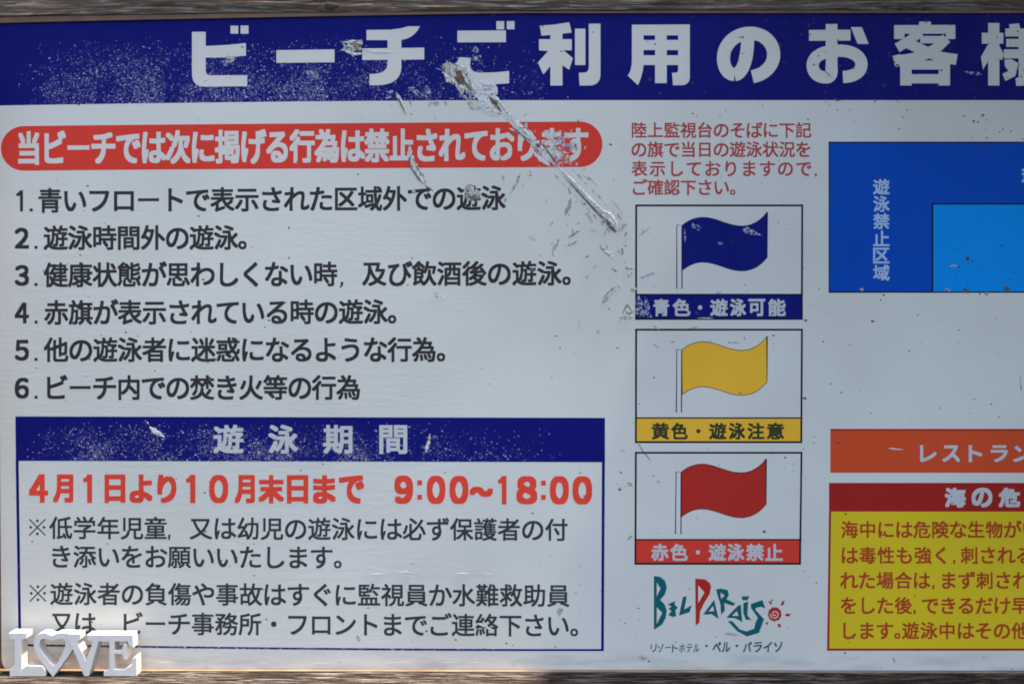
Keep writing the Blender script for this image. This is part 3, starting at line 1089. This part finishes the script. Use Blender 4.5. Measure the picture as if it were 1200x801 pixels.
danger = flat_part('danger_box', 'maroon', board, draw_danger, H2)
flat_part('danger_field', 'lemon', danger, lambda pr: pr.poly([(973.2, 598), (1560, 598), (1560, 760), (970.6, 760)], lift=False), H1)
text_part('danger_title', 'grey_text', danger, [fit([('海', 1107, 1132), ('の', 1138.6, 1163), ('危', 1170.3, 1195.6), ('険', 1203, 1228)], 571, 594.2, 1.1)], H3)
DB = 0.42
text_part('danger_text', 'danger_text', danger, [
    lambda pr: line(pr, '海中には危険な生物がい', 984.6, 21.2, 620.6, 620.6, 1200, 20.6, 20.6, DB),
    lambda pr: line(pr, 'は毒性も強く', 984, 21.6, 650.6, 650.6, 1200, 20.6, 20.6, DB),
    lambda pr: line(pr, '刺される', 1125, 21.5, 650.6, 650.6, 1200, 20.6, 20.6, DB),
    lambda pr: line(pr, 'れた場合は', 983.6, 21.3, 680, 680, 1200, 20.6, 20.6, DB),
    lambda pr: line(pr, 'まず刺され', 1100.3, 21.4, 680, 680, 1200, 20.6, 20.6, DB),
    lambda pr: line(pr, 'をした後', 983.6, 21.3, 709.4, 709.4, 1200, 20.6, 20.6, DB),
    lambda pr: line(pr, 'できるだけ早', 1079, 21.1, 709.4, 709.4, 1200, 20.6, 20.6, DB),
    lambda pr: line(pr, 'します。', 983.2, 21.3, 738.8, 738.8, 1200, 20.6, 20.6, DB),
    lambda pr: line(pr, '遊泳中はその他', 1056, 21.4, 738.8, 738.8, 1200, 20.6, 20.6, DB),
    lambda pr: [pr.poly([(x, y), (x + 2.8, y), (x + 2.2, y + 5), (x, y + 5)]) for x, y in ((1117, 655.5), (1092.5, 685), (1070.5, 714))]], H3)

# ---------------------------------------------------------------- hotel emblem
LG = lambda p: Z(750, 660, 6.316, p)
LOGO = [
    ('teal', [(103, 90), (150, 97), (185, 125), (199, 175), (185, 225), (150, 268), (182, 300), (198, 345), (190, 400), (165, 448), (103, 490)], [[(124, 138), (152, 182), (124, 242)], [(124, 322), (164, 362), (124, 445)]]),
    ('teal', [(205, 300), (262, 275), (255, 300), (280, 325), (262, 345), (268, 388), (245, 394), (210, 380), (232, 350), (210, 330), (234, 318)], []),
    ('teal', [(318, 245), (346, 241), (328, 338), (383, 305), (368, 358), (288, 383)], []),
    ('flag_red', [(408, 110), (480, 115), (515, 140), (527, 170), (515, 225), (470, 300), (445, 355), (440, 435), (412, 458)], [[(431, 160), (477, 212), (431, 292)]]),
    ('teal', [(549, 266), (583, 410), (548, 385), (528, 372), (500, 376), (468, 374)], [[(541, 312), (549, 350), (507, 353)]]),
    ('teal', [(563, 190), (600, 183), (650, 195), (658, 232), (640, 262), (706, 294), (688, 312), (624, 290), (628, 345), (600, 380), (595, 300), (575, 240)], [[(595, 212), (627, 235), (600, 260)]]),
    ('teal', [(725, 310), (746, 302), (757, 432), (728, 415), (700, 402), (638, 400), (690, 345)], [[(716, 350), (730, 386), (682, 384)]]),
    ('teal', [(765, 292), (800, 278), (795, 380), (822, 415), (782, 414), (764, 360)], []),
    ('teal', [(752, 242), (810, 239), (796, 270), (758, 270)], []),
    ('teal', [(820, 298), (905, 268), (929, 330), (896, 318), (862, 325), (852, 337), (918, 410), (880, 512), (790, 537), (720, 500), (648, 423), (682, 424), (740, 486), (790, 500), (845, 480), (856, 430), (872, 400), (822, 328)], []),
]
logo = empty('hotel_emblem', (0, 0, 0))
logo.parent = board
logo.matrix_parent_inverse = PARENT_INV
for mt, ou, ho in LOGO:
    flat_part('emblem_letter', mt, logo, lambda pr: pr.poly(LG(ou), [LG(h) for h in ho], lift=False), H1)
sunp = [(997 + 52 * math.cos(a * math.tau / 9 + .2), 373 + 54 * math.sin(a * math.tau / 9 + .2)) for a in range(9)]
flat_part('emblem_sun', 'flag_red', logo, lambda pr: [pr.poly(LG(q)) for q in (sunp, [(946, 277), (978, 281), (972, 306)], [(1050, 278), (1072, 274), (1062, 305), (1040, 312)], [(1073, 378), (1088, 368), (1119, 371), (1105, 388), (1080, 390)], [(1016, 446), (1040, 444), (1043, 471), (1024, 470)], [(923, 441), (950, 428), (944, 454)])], H1)
spi = [(997 + r * math.cos(t), 373 + r * math.sin(t)) for t, r in [(i * 0.5, 6 + i * 1.55) for i in range(20)]]
flat_part('emblem_spiral', 'white', logo, lambda pr: pr.path(LG(spi), 1.1), H2)


def emblem_caption(pr):
    for i, c in enumerate('リゾートホテル'):
        x = 80 + 53 * i
        put_glyph(pr, c, [LG([(x, 596)])[0], LG([(x + 44, 592)])[0], LG([(x + 40, 652)])[0], LG([(x - 4, 656)])[0]] if c != 'ー' else [LG([(x, 616)])[0], LG([(x + 44, 612)])[0], LG([(x + 43, 620)])[0], LG([(x - 1, 624)])[0]], 0.18)
    for x, c in ((540, 'ベ'), (608, 'ル'), (765, 'パ'), (842, 'ラ'), (915, 'イ'), (992, 'ソ')):
        put_glyph(pr, c, [LG([(x, 582)])[0], LG([(x + 64, 576)])[0], LG([(x + 58, 652)])[0], LG([(x - 4, 656)])[0]], 0.35)
    for x in (492, 716):
        pr.poly([LG([(x + 10 * math.cos(t), 607 + 10 * math.sin(t))])[0] for t in [k * math.tau / 10 for k in range(10)]])


text_part('emblem_caption', 'teal', logo, [emblem_caption], H1)


# ---------------------------------------------------------------- damage: torn film, gouges, scratches (real relief on the sheet)
def sliver(pts, w0, w1, mat, h=0.0008, relief=0.001, jag=0.35, n=14, name='scratch', cols=4):
    """crumpled strip of film along a pixel path, widths w0 -> w1 with a bulge between"""
    P2 = [Vector(p) for p in pts]
    L = [0]
    for a, b_ in zip(P2, P2[1:]):
        L.append(L[-1] + (b_ - a).length)
    verts, faces = [], []
    n = max(6, min(60, int(L[-1] / 2.0) + 4))
    for i in range(n + 1):
        s = L[-1] * i / n
        k = 0
        while k < len(L) - 2 and s > L[k + 1]:
            k += 1
        t = (s - L[k]) / max(1e-6, L[k + 1] - L[k])
        p = P2[k].lerp(P2[k + 1], t)
        d = (P2[k + 1] - P2[k]).normalized()
        nr = Vector((-d.y, d.x))
        u = i / n
        wd = (w0 + (w1 - w0) * u) * min(1, 0.15 + 3.0 * min(u, 1 - u)) / 2
        for c in range(cols + 1):
            v = -1 + 2 * c / cols
            off = v * wd
            if c in (0, cols):
                off *= 1 + random.uniform(-jag, jag)
            prof = (1 - v * v)
            hh = h + RELIEF * relief * prof * random.uniform(0.2, 1.0)
            jx = random.uniform(-jag, jag) * 0.6
            q = p + nr * off + d * jx
            verts.append(P(q.x, q.y, hh))
    m = cols + 1
    for i in range(n):
        for c in range(cols):
            faces.append((i*m + c, i*m + c + 1, (i+1)*m + c + 1, (i+1)*m + c))
    o = mesh_obj(name, verts, faces, T[mat], None, smooth=False)
    fix_normals(o)
    under_board(o)
    return o


def blob(cx, cy, rx_, ry, mat, h=0.0008, relief=0.001, rot=0.0, jag=0.35, n=18, name='tear'):
    verts = [P(cx, cy, h + RELIEF * relief * 0.7)]
    faces = []
    rings = 3
    for r in range(1, rings + 1):
        for i in range(n):
            a = i * math.tau / n
            k = r / rings * (1 + (random.uniform(-jag, jag) if r == rings else random.uniform(-.12, .12)))
            x = rx_ * k * math.cos(a); y = ry * k * math.sin(a)
            X = cx + x * math.cos(rot) - y * math.sin(rot); Y = cy + x * math.sin(rot) + y * math.cos(rot)
            verts.append(P(X, Y, h + RELIEF * relief * (1 - (r / rings) ** 2) * random.uniform(0.1, 1.0)))
    for i in range(n):
        faces.append((0, 1 + i, 1 + (i + 1) % n))
    for r in range(rings - 1):
        for i in range(n):
            a = 1 + r * n + i; b_ = 1 + r * n + (i + 1) % n
            faces.append((a, a + n, b_ + n, b_))
    o = mesh_obj(name, verts, faces, T[mat], None)
    fix_normals(o)
    under_board(o)
    return o


D1, D2, D3 = 0.00012, 0.0003, 0.0006
RELIEF = 0.4
# left end of the title: small puncture in the third character
blob(413, 55, 14, 9, 'tan', D1, 0.002, 0.2)
blob(417, 55, 8, 5.5, 'brown', D2, 0.001, 0.5, name='gouge')
sliver([(404, 50), (415, 48), (424, 52)], 3, 3, 'glint', D3, 0.001)
sliver([(404, 60), (418, 64), (428, 62)], 4, 2, 'glint', D3, 0.001)
sliver([(424, 57), (440, 61), (462, 62)], 5, 2, 'pale', D2, 0.001)
# big puncture
blob(538, 90, 20, 12, 'pale', D1, 0.0015, 0.9)
blob(530, 83, 11, 9, 'tan', D2, 0.002, 0.3)
sliver([(518, 84), (526, 92), (540, 101), (556, 110)], 6, 5, 'glint', D2, 0.002)
sliver([(533, 74), (546, 82), (551, 95), (557, 108)], 7, 5, 'glint', D2, 0.002)
sliver([(542, 82), (550, 92), (552, 102)], 3, 3, 'tan', D3, 0.0015)
blob(538, 90, 9, 6.2, 'brown', D3, 0.0006, 1.0, name='gouge')
sliver([(541, 94), (549, 102), (556, 108)], 6, 2, 'dark', D3, 0.0008, name='gouge')
sliver([(533, 100), (541, 105), (540, 112)], 4, 5, 'tan', D1, 0.001)
for q in ([(514, 77), (527, 76)], [(510, 80), (524, 84)], [(518, 90), (527, 91)], [(516, 98), (522, 96)]):
    sliver(q, 1.3, 1, 'haze', D1, 0.0006)
blob(557, 58, 4, 3.5, 'haze', D1, 0.0008); blob(560, 68, 5, 4, 'ragged', D1, 0.0008); blob(555, 68, 5, 3, 'haze', D1, 0.0008)
# crumpled pale area below the big puncture
blob(566, 103, 18, 11, 'pale', D1, 0.002, 0.2)
blob(556, 118, 16, 9, 'ragged', D1, 0.002, 0.3)
blob(572, 122, 15, 10, 'pale', D1 + 0.0002, 0.002, 0.6)
sliver([(563, 101), (575, 100), (584, 103)], 3, 2, 'haze', D3, 0.001)
sliver([(562, 109), (574, 112), (582, 107)], 3, 2, 'haze', D3, 0.001)
sliver([(573, 113), (580, 121), (588, 131)], 6, 2.5, 'brown', D3, 0.0008, name='gouge')
sliver([(578, 110), (584, 118), (592, 128)], 5, 3, 'glint', D3, 0.0018)
sliver([(548, 120), (553, 127), (560, 128)], 2.5, 2, 'tan', D3, 0.001)
sliver([(572, 126), (580, 132), (587, 134)], 4, 3, 'tan', D2, 0.001)
sliver([(505, 118), (502, 127)], 4, 2, 'tan', D1, 0.001); sliver([(522, 118), (523, 124)], 4, 3, 'tan', D1, 0.001); blob(511, 121, 4, 3, 'tan', D1, 0.001)
# the long tear, first reach (pale)
sliver([(581, 116), (592, 132), (606, 148), (622, 162), (634, 174), (648, 190), (660, 201)], 12, 5, 'pale', D1, 0.001, 0.35)
sliver([(586, 122), (600, 139), (614, 153), (626, 165)], 6, 6, 'glint', D2, 0.0015)
sliver([(603, 152), (612, 158)], 3, 2, 'dark', D3, 0.0005)
sliver([(609, 156), (617, 162), (625, 167)], 1.6, 1.2, 'dark', D3, 0.0005)
sliver([(610, 158), (620, 166), (630, 179), (640, 188)], 1.8, 1.8, 'tan', D2, 0.0005)
sliver([(596, 150), (612, 158)], 2.5, 1.5, 'pale', D2, 0.001)
# ragged lifted patch over the last characters
blob(650, 160, 15, 9, 'ragged', D1, 0.0018, 0.1)
blob(652, 172, 10, 11, 'ragged', D1, 0.0018, 0.6)
blob(632, 172, 8, 9, 'ragged', D1, 0.0018, 0.4)
blob(660, 183, 10, 7, 'ragged', D1, 0.0014, 0.8)
blob(651, 190, 9, 6, 'ragged', D1, 0.0014, 0.3)
blob(670, 172, 9, 6, 'haze', D1, 0.001); blob(655, 165, 5, 4, 'haze', D2, 0.001); blob(668, 190, 10, 5, 'ragged', D1, 0.001)
blob(616, 152, 4, 7, 'tan', D1, 0.001)
sliver([(627, 163), (634, 172), (642, 180)], 4, 4, 'glint', D3, 0.0016)
blob(631, 170, 3, 2.5, 'brown', D3 + .0004, 0.0004, name='gouge')
sliver([(636, 168), (641, 177), (647, 184), (654, 196)], 3, 2, 'dark', D3, 0.0008, name='gouge')
sliver([(625, 178), (633, 186), (645, 195)], 6, 4, 'pale', D2, 0.001)
# the long tear, second reach: raised bright ridge with a dark lip, ending in a brown tip
sliver([(655, 196), (672, 213), (690, 232), (706, 250), (720, 264)], 3, 8, 'pale', D1, 0.0018, 0.15)
sliver([(658, 199), (674, 215), (690, 232), (706, 247), (721, 262)], 0.8, 4.0, 'glint', D3, 0.0012, 0.3)
sliver([(656, 201), (671, 217), (687, 235), (701, 250), (713, 263)], 1.0, 2.6, 'dark', D3 + 0.0006, 0.0006, 0.2, name='gouge')
sliver([(704, 249), (712, 260), (720, 271)], 3, 7, 'tan', D3 + 0.0006, 0.0014)
sliver([(710, 257), (716, 265), (722, 272)], 2, 5, 'dark', D3 + 0.001, 0.0008, name='gouge')
sliver([(707, 246), (716, 252), (723, 262), (722, 270)], 4, 3, 'glint', D3 + 0.0012, 0.0016)
sliver([(717, 234), (724, 243), (731, 253)], 1.2, 1, 'tan', D1, 0.0006, 0.3)
sliver([(688, 208), (694, 211)], 5, 2, 'haze', D1, 0.001)
sliver([(682, 205), (692, 210), (700, 218)], 1.6, 1, 'tan', D1, 0.0006)
for k in range(9):
    t_ = k / 8
    sliver([(664 + 62 * t_ + 5, 196 + 62 * t_), (670 + 62 * t_ + 5, 203 + 62 * t_)], 3 + (k % 3), 2 + (k % 2), ('ragged', 'tan', 'pale')[k % 3], D1, 0.0006)
    sliver([(650 + 60 * t_, 204 + 62 * t_), (655 + 60 * t_, 211 + 62 * t_)], 2 + (k % 2), 1.5, ('tan', 'ragged')[k % 2], D1, 0.0006)
# slanting nicks
sliver([(464, 108), (469, 118), (476, 133)], 5, 3, 'glint', D2, 0.0018)
sliver([(466, 112), (471, 124), (476, 134)], 1.2, 1.0, 'dark', D3 + 0.0006, 0.0004)
sliver([(480, 118), (482, 124)], 1.6, 1, 'dark', D1, 0.0004)
sliver([(478, 102), (487, 107), (496, 115)], 6, 4, 'haze', D1, 0.0008); sliver([(500, 100), (502, 116)], 8, 8, 'haze', D1, 0.0008); sliver([(460, 106), (452, 116)], 9, 5, 'haze', D1, 0.0008)
sliver([(480, 166), (480, 180), (484, 195), (492, 207), (499, 217)], 6, 6, 'pale', D2, 0.0018)
sliver([(479, 186), (482, 196), (489, 207), (495, 216)], 2, 1.6, 'dark', D3 + .0004, 0.0008)
sliver([(482, 184), (489, 196), (497, 208), (500, 217)], 3, 3, 'tan', D3, 0.0014)
sliver([(481, 182), (479, 192)], 1.6, 1.2, 'brown', D3 + .0008, 0.0005)
sliver([(484, 220), (486, 228)], 6, 4, 'ragged', D1, 0.001); sliver([(498, 218), (508, 224)], 3, 2, 'dark', D1, 0.0006)
blob(552, 226, 8, 8, 'tan', D1, 0.0018, 0.9); blob(555, 231, 7, 5, 'dark', D2, 0.001, 0.4); blob(549, 218, 4, 4, 'tan', D2, 0.001); blob(560, 228, 3, 5, 'tan', D2, 0.001)
sliver([(610, 202), (605, 215), (596, 229)], 4, 2, 'tan', D1, 0.0008); sliver([(589, 205), (591, 212)], 4, 2, 'tan', D1, 0.0008); blob(592, 234, 2, 3, 'tan', D1, 0.0006)
NICKS = [
    ([(669, 232), (666, 243), (662, 252)], 2.5, 5, 'dark'), ([(669, 232), (667, 246)], 3, 4, 'tan'), ([(667, 222), (668, 228)], 2, 1.5, 'dark'),
    ([(680, 269), (673, 274), (665, 279)], 3, 3, 'tan'), ([(677, 281), (671, 285), (664, 288)], 3, 3, 'tan'), ([(655, 280), (652, 287), (647, 293)], 3, 4, 'dark'), ([(654, 282), (647, 296)], 4, 3, 'tan'), ([(647, 296), (649, 301)], 3, 2, 'tan'),
    ([(734, 262), (729, 266), (724, 271)], 4, 5, 'tan'), ([(732, 263), (726, 268)], 2, 3, 'dark'), ([(687, 250), (694, 260)], 6, 4, 'ragged'), ([(690, 270), (699, 271)], 6, 5, 'ragged'), ([(689, 252), (692, 256)], 2, 2, 'dark'),
    ([(703, 289), (709, 294), (717, 300)], 2, 5, 'dark'), ([(708, 294), (716, 297), (718, 303)], 5, 4, 'glint'), ([(716, 295), (719, 303)], 2, 2, 'tan'),
    ([(716, 314), (725, 318)], 5, 3, 'tan'), ([(732, 312), (743, 315)], 5, 4, 'tan'), ([(735, 325), (741, 319)], 3, 2, 'tan'), ([(733, 313), (737, 316)], 2, 2, 'dark'),
    ([(724, 334), (716, 343), (705, 354)], 5, 5, 'ragged'), ([(723, 333), (728, 339)], 2, 1.4, 'dark'), ([(722, 335), (714, 341), (706, 350)], 1, 1, 'dark'), ([(712, 348), (706, 355)], 4, 4, 'tan'),
    ([(729, 368), (735, 356), (742, 367)], 1.4, 1.4, 'dark'), ([(733, 364), (737, 368), (742, 364)], 1.4, 1.4, 'dark'), ([(724, 370), (734, 373), (744, 371)], 4, 4, 'tan'),
    ([(740, 277), (734, 281), (729, 288)], 3, 3, 'ragged'), ([(727, 290), (729, 300)], 4, 5, 'ragged'), ([(729, 290), (730, 298)], 1.6, 1, 'dark'),
    ([(677, 370), (681, 386)], 2, 2, 'ragged'), ([(700, 386), (702, 391)], 4, 3, 'tan'),
    ([(762, 266), (755, 271), (748, 277)], 3, 3, 'ragged'), ([(770, 317), (760, 322), (750, 326)], 3, 4, 'ragged'), ([(738, 341), (746, 338)], 4, 5, 'tan'),
    ([(504, 508), (502, 518), (499, 530)], 3, 6, 'glint'), ([(506, 511), (498, 528)], 1, 1, 'haze'), ([(504, 513), (512, 511)], 2.5, 3, 'haze'), ([(494, 523), (499, 524)], 3, 2, 'haze'),
    ([(168, 493), (174, 496)], 4, 3, 'ragged'), ([(175, 500), (182, 505), (193, 512)], 6, 4, 'pale'), ([(178, 506), (184, 509), (190, 511)], 2.5, 1.5, 'tan'),
    ([(748, 346), (750, 372)], 7, 11, 'ragged'), ([(752, 364), (764, 372)], 9, 4, 'ragged'), ([(756, 348), (760, 366)], 6, 6, 'haze'),
    ([(811, 262), (818, 267), (822, 268)], 9, 5, 'ragged'), ([(868, 268), (878, 271), (893, 276)], 7, 3, 'ragged'), ([(874, 266), (882, 272)], 3, 3, 'tan'), ([(841, 285), (848, 285)], 3, 3, 'haze'), ([(802, 268), (803, 285)], 3, 2, 'ragged'),
    ([(817, 372.5), (837, 372.8)], 1.2, 1.2, 'pale'), ([(1041, 525), (1050, 526), (1060, 526.5)], 2.2, 1, 'pale'), ([(1172, 519), (1174, 526)], 1.4, 1, 'maroonish'),
    ([(747, 519), (753, 528)], 3, 2, 'ragged'), ([(748, 520), (755, 530), (763, 540)], 1, 1, 'dark'), ([(770, 563), (773, 564)], 3, 3, 'tan'), ([(734, 566), (738, 566), (741, 569)], 1.5, 2, 'dark'), ([(724, 571), (742, 568)], 2, 2, 'ragged'), ([(727, 526), (733, 529)], 1.5, 1, 'tan'), ([(735, 632), (741, 627)], 3, 3, 'tan'),
    ([(508, 341), (515, 346), (520, 349)], 5, 3, 'ragged'), ([(508, 346), (514, 344)], 1.5, 1.5, 'tan'), ([(622, 313), (628, 318)], 6, 5, 'ragged'), ([(618, 276), (629, 281)], 6, 6, 'ragged'), ([(640, 165), (650, 158)], 3, 5, 'ragged'),
    ([(245, 441), (247, 446)], 4, 3, 'brown'), ([(264, 66), (275, 71)], 6, 8, 'tan'), ([(258, 71), (272, 74)], 5, 5, 'haze'), ([(358, 84), (374, 90)], 8, 10, 'haze'),
    ([(560, 730), (568, 733), (578, 738)], 5, 2, 'glint'), ([(418, 744), (422, 751)], 4, 4, 'tan'), ([(533, 748), (535, 751)], 3, 2, 'dark'),
    ([(652, 718), (658, 712), (655, 722)], 5, 4, 'tan'), ([(748, 768), (754, 771), (758, 769)], 6, 4, 'tan'), ([(1046, 770), (1049, 776)], 1.4, 2, 'dark'), ([(848, 742), (866, 743)], 2.5, 3, 'tan'),
    ([(826, 401), (834, 400)], 2, 2, 'tan'), ([(851, 401), (866, 401)], 1.4, 2, 'tan'), ([(765, 403), (773, 408)], 2, 1, 'tan'), ([(785, 400), (791, 401)], 1.6, 1.6, 'tan'), ([(765, 381), (772, 386)], 2.5, 2, 'tan'), ([(840, 342), (846, 344)], 3, 3, 'tan'), ([(808, 384), (818, 383)], 2, 1.6, 'tan'),
    ([(1113, 312), (1122, 311)], 3, 2, 'tan'), ([(1177, 336), (1183, 340)], 6, 6, 'brown'), ([(1107, 338), (1113, 341)], 4, 4, 'dark'), ([(1129, 338), (1136, 343)], 5, 4, 'brown'), ([(1008, 338), (1012, 340)], 4, 4, 'dark'), ([(1154, 343), (1158, 345)], 4, 4, 'dark'), ([(1132, 301), (1136, 304)], 4, 4, 'brown'), ([(1130, 84), (1154, 88)], 4, 3, 'haze'),
    ([(1195, 438), (1197, 460)], 1.5, 1.5, 'tan'), ([(984, 459), (988, 460)], 2.5, 2.5, 'tan'), ([(994, 403), (998, 404)], 2, 2, 'tan'),
]
for pts, a, b_, mt in NICKS:
    if mt == 'dark' and max(a, b_) > 1.6: mt = 'dun'
    if mt == 'ragged' and pts[0][0] > 745 and pts[0][1] < 380: mt = 'haze'
    if mt not in T: mt = 'ragged'
    sliver(pts, a, b_, mt, D1 if mt not in ('dark', 'brown', 'glint') else D2, 0.0008)

rnd = random.Random(5)
for k in range(34):       # loose scatter of little chips round the foot of the long tear
    t_ = rnd.random()
    cx_ = 655 + 85 * t_ + rnd.gauss(0, 22); cy_ = 225 + 120 * t_ + rnd.gauss(0, 22)
    if not (600 < cx_ < 742 and 205 < cy_ < 400): continue
    an = math.radians(rnd.gauss(118, 26)); ln = rnd.uniform(2, 8)
    sliver([(cx_ - math.cos(an) * ln / 2, cy_ - math.sin(an) * ln / 2), (cx_ + math.cos(an) * ln / 2, cy_ + math.sin(an) * ln / 2)], rnd.uniform(1, 3.2), rnd.uniform(1, 3), rnd.choice(['dun', 'tan', 'tan', 'ragged']), D1, 0.0006)
for k in range(12):
    cx_ = rnd.uniform(590, 700); cy_ = rnd.uniform(130, 205)
    sliver([(cx_, cy_), (cx_ + rnd.uniform(-4, 4), cy_ + rnd.uniform(2, 5))], rnd.uniform(1, 3), 1, rnd.choice(['dun', 'ragged', 'tan']), D1, 0.0005)

# two long creases where the laminate has lifted, low on the left half
def crease(x0, x1, y, amp, seed):
    verts, faces = [], []
    n = 160
    for i in range(n + 1):
        px = x0 + (x1 - x0) * i / n
        yy = y + noise.noise((px * 0.02, seed, 0)) * amp + noise.noise((px * 0.15, seed, 3)) * 1.4
        wd = 0.7 + 0.6 * noise.noise((px * 0.09, seed, 7))
        hh = max(-0.00005, 0.00006 + 0.0005 * noise.noise((px * 0.06, seed, 5)))
        for k, f in ((-1, 0), (0, 1), (1, 0)):
            verts.append(P(px, yy + k * wd, 0.00006 + hh * f))
    for i in range(n):
        for k in range(2):
            faces.append((i*3+k, i*3+k+1, (i+1)*3+k+1, (i+1)*3+k))
    o = mesh_obj('crease', verts, faces, M['white'], None, smooth=True)
    fix_normals(o)
    under_board(o)


crease(425, 575, 672, 4, 1.0)
crease(20, 560, 776, 3, 2.0)

# ---------------------------------------------------------------- the LOVE ornament standing on the rail
OH_F, OH_B = 0.030, 0.0100
love = empty('love_ornament', (P(85, 790, OH_F).x, -(OH_F + OH_B) / 2, RAIL_Z + 0.0004))
love['label'] = 'small white wooden letters spelling LOVE, standing on the bottom rail at the lower left'
love['category'] = 'ornament'
LOVE_INV = Matrix.Translation(-love.location)
OZ_BOTTOM = P(85, 791.6, OH_F).z


def ornament_letter(ox, outer, holes=(), dy=0.0):
    def cv(p):
        q = P(ox + p[0] / 11.28, 730 + p[1] / 11.28 * 1.0, OH_F)
        return q
    loops = [[cv(p) for p in outer]] + [[cv(p) for p in h] for h in holes]
    base_min = P(85, 730 + 683 / 11.28, OH_F).z
    dz = (RAIL_Z + 0.0004) - base_min
    for l in loops:
        for q in l:
            # feet stand on the rail; heights above are kept
            k = min(1.0, max(0.0, (q.z - base_min) / 0.045))
            q.z += dz * (1 - k) if dz < 0 else dz * (1 - k)
    flat = [Vector((q.x, q.z, 0)) for l in loops for q in l]
    tris = tessellate_polygon([[Vector((q.x, q.z, 0)) for q in l] for l in loops])
    n = len(flat)
    verts = [(p.x, -OH_F + dy, p.y) for p in flat] + [(p.x, -OH_B - dy, p.y) for p in flat]
    faces = [tuple(t) for t in tris] + [tuple(i + n for i in reversed(t)) for t in tris]
    k = 0
    for l in loops:
        m = len(l)
        for i in range(m):
            a = k + i; b_ = k + (i + 1) % m
            faces.append((a, b_, b_ + n, a + n))
        k += m
    o = mesh_obj('letter', verts, faces, M['ornament'], None)
    bm = bmesh.new(); bm.from_mesh(o.data)
    bmesh.ops.recalc_face_normals(bm, faces=bm.faces)
    bmesh.ops.dissolve_limit(bm, angle_limit=0.02, verts=bm.verts, edges=bm.edges)
    bm.to_mesh(o.data); bm.free()
    bv = o.modifiers.new('bevel', 'BEVEL'); bv.width = 0.00045; bv.segments = 2; bv.limit_method = 'ANGLE'; bv.angle_limit = math.radians(40)
    o.parent = love; o.matrix_parent_inverse = LOVE_INV
    return o


def sm(pts, n=3):
    """Catmull-Rom smoothing of a closed outline"""
    out = []
    m = len(pts)
    for i in range(m):
        p0, p1, p2, p3 = [Vector(pts[(i + k - 1) % m]) for k in range(4)]
        for j in range(n):
            t = j / n
            q = 0.5 * ((2 * p1) + (-p0 + p2) * t + (2*p0 - 5*p1 + 4*p2 - p3) * t*t + (-p0 + 3*p1 - 3*p2 + p3) * t**3)
            out.append((q.x, q.y))
    return out


ornament_letter(0, [(115, 125), (352, 125), (352, 200), (285, 215), (285, 590), (345, 545), (560, 548), (600, 600), (600, 683), (125, 683), (130, 590), (190, 540), (190, 215), (122, 205)])
ornament_letter(0, sm([(455, 190), (485, 155), (545, 130), (610, 132), (680, 160), (745, 135), (830, 128), (930, 138), (985, 180), (985, 260), (930, 380), (800, 560), (705, 683), (690, 683), (600, 575), (500, 430), (445, 300)]),
                [sm([(545, 207), (610, 205), (682, 228), (750, 207), (830, 208), (866, 265), (800, 430), (715, 545), (600, 440), (530, 340), (517, 262)])], dy=0.0006)
ornament_letter(80, [(-20, 137), (158, 137), (158, 215), (118, 245), (232, 480), (325, 245), (250, 222), (245, 150), (425, 150), (425, 235), (395, 245), (268, 683), (205, 683), (100, 430), (10, 240), (-20, 235)], dy=0.0003)
ornament_letter(80, [(415, 150), (850, 150), (862, 322), (800, 290), (780, 238), (610, 238), (610, 352), (700, 352), (738, 262), (775, 270), (772, 470), (742, 480), (705, 400), (610, 400), (610, 590), (735, 598), (835, 540), (845, 460), (900, 425), (905, 683), (465, 683), (470, 615), (540, 590), (540, 238), (418, 235)])
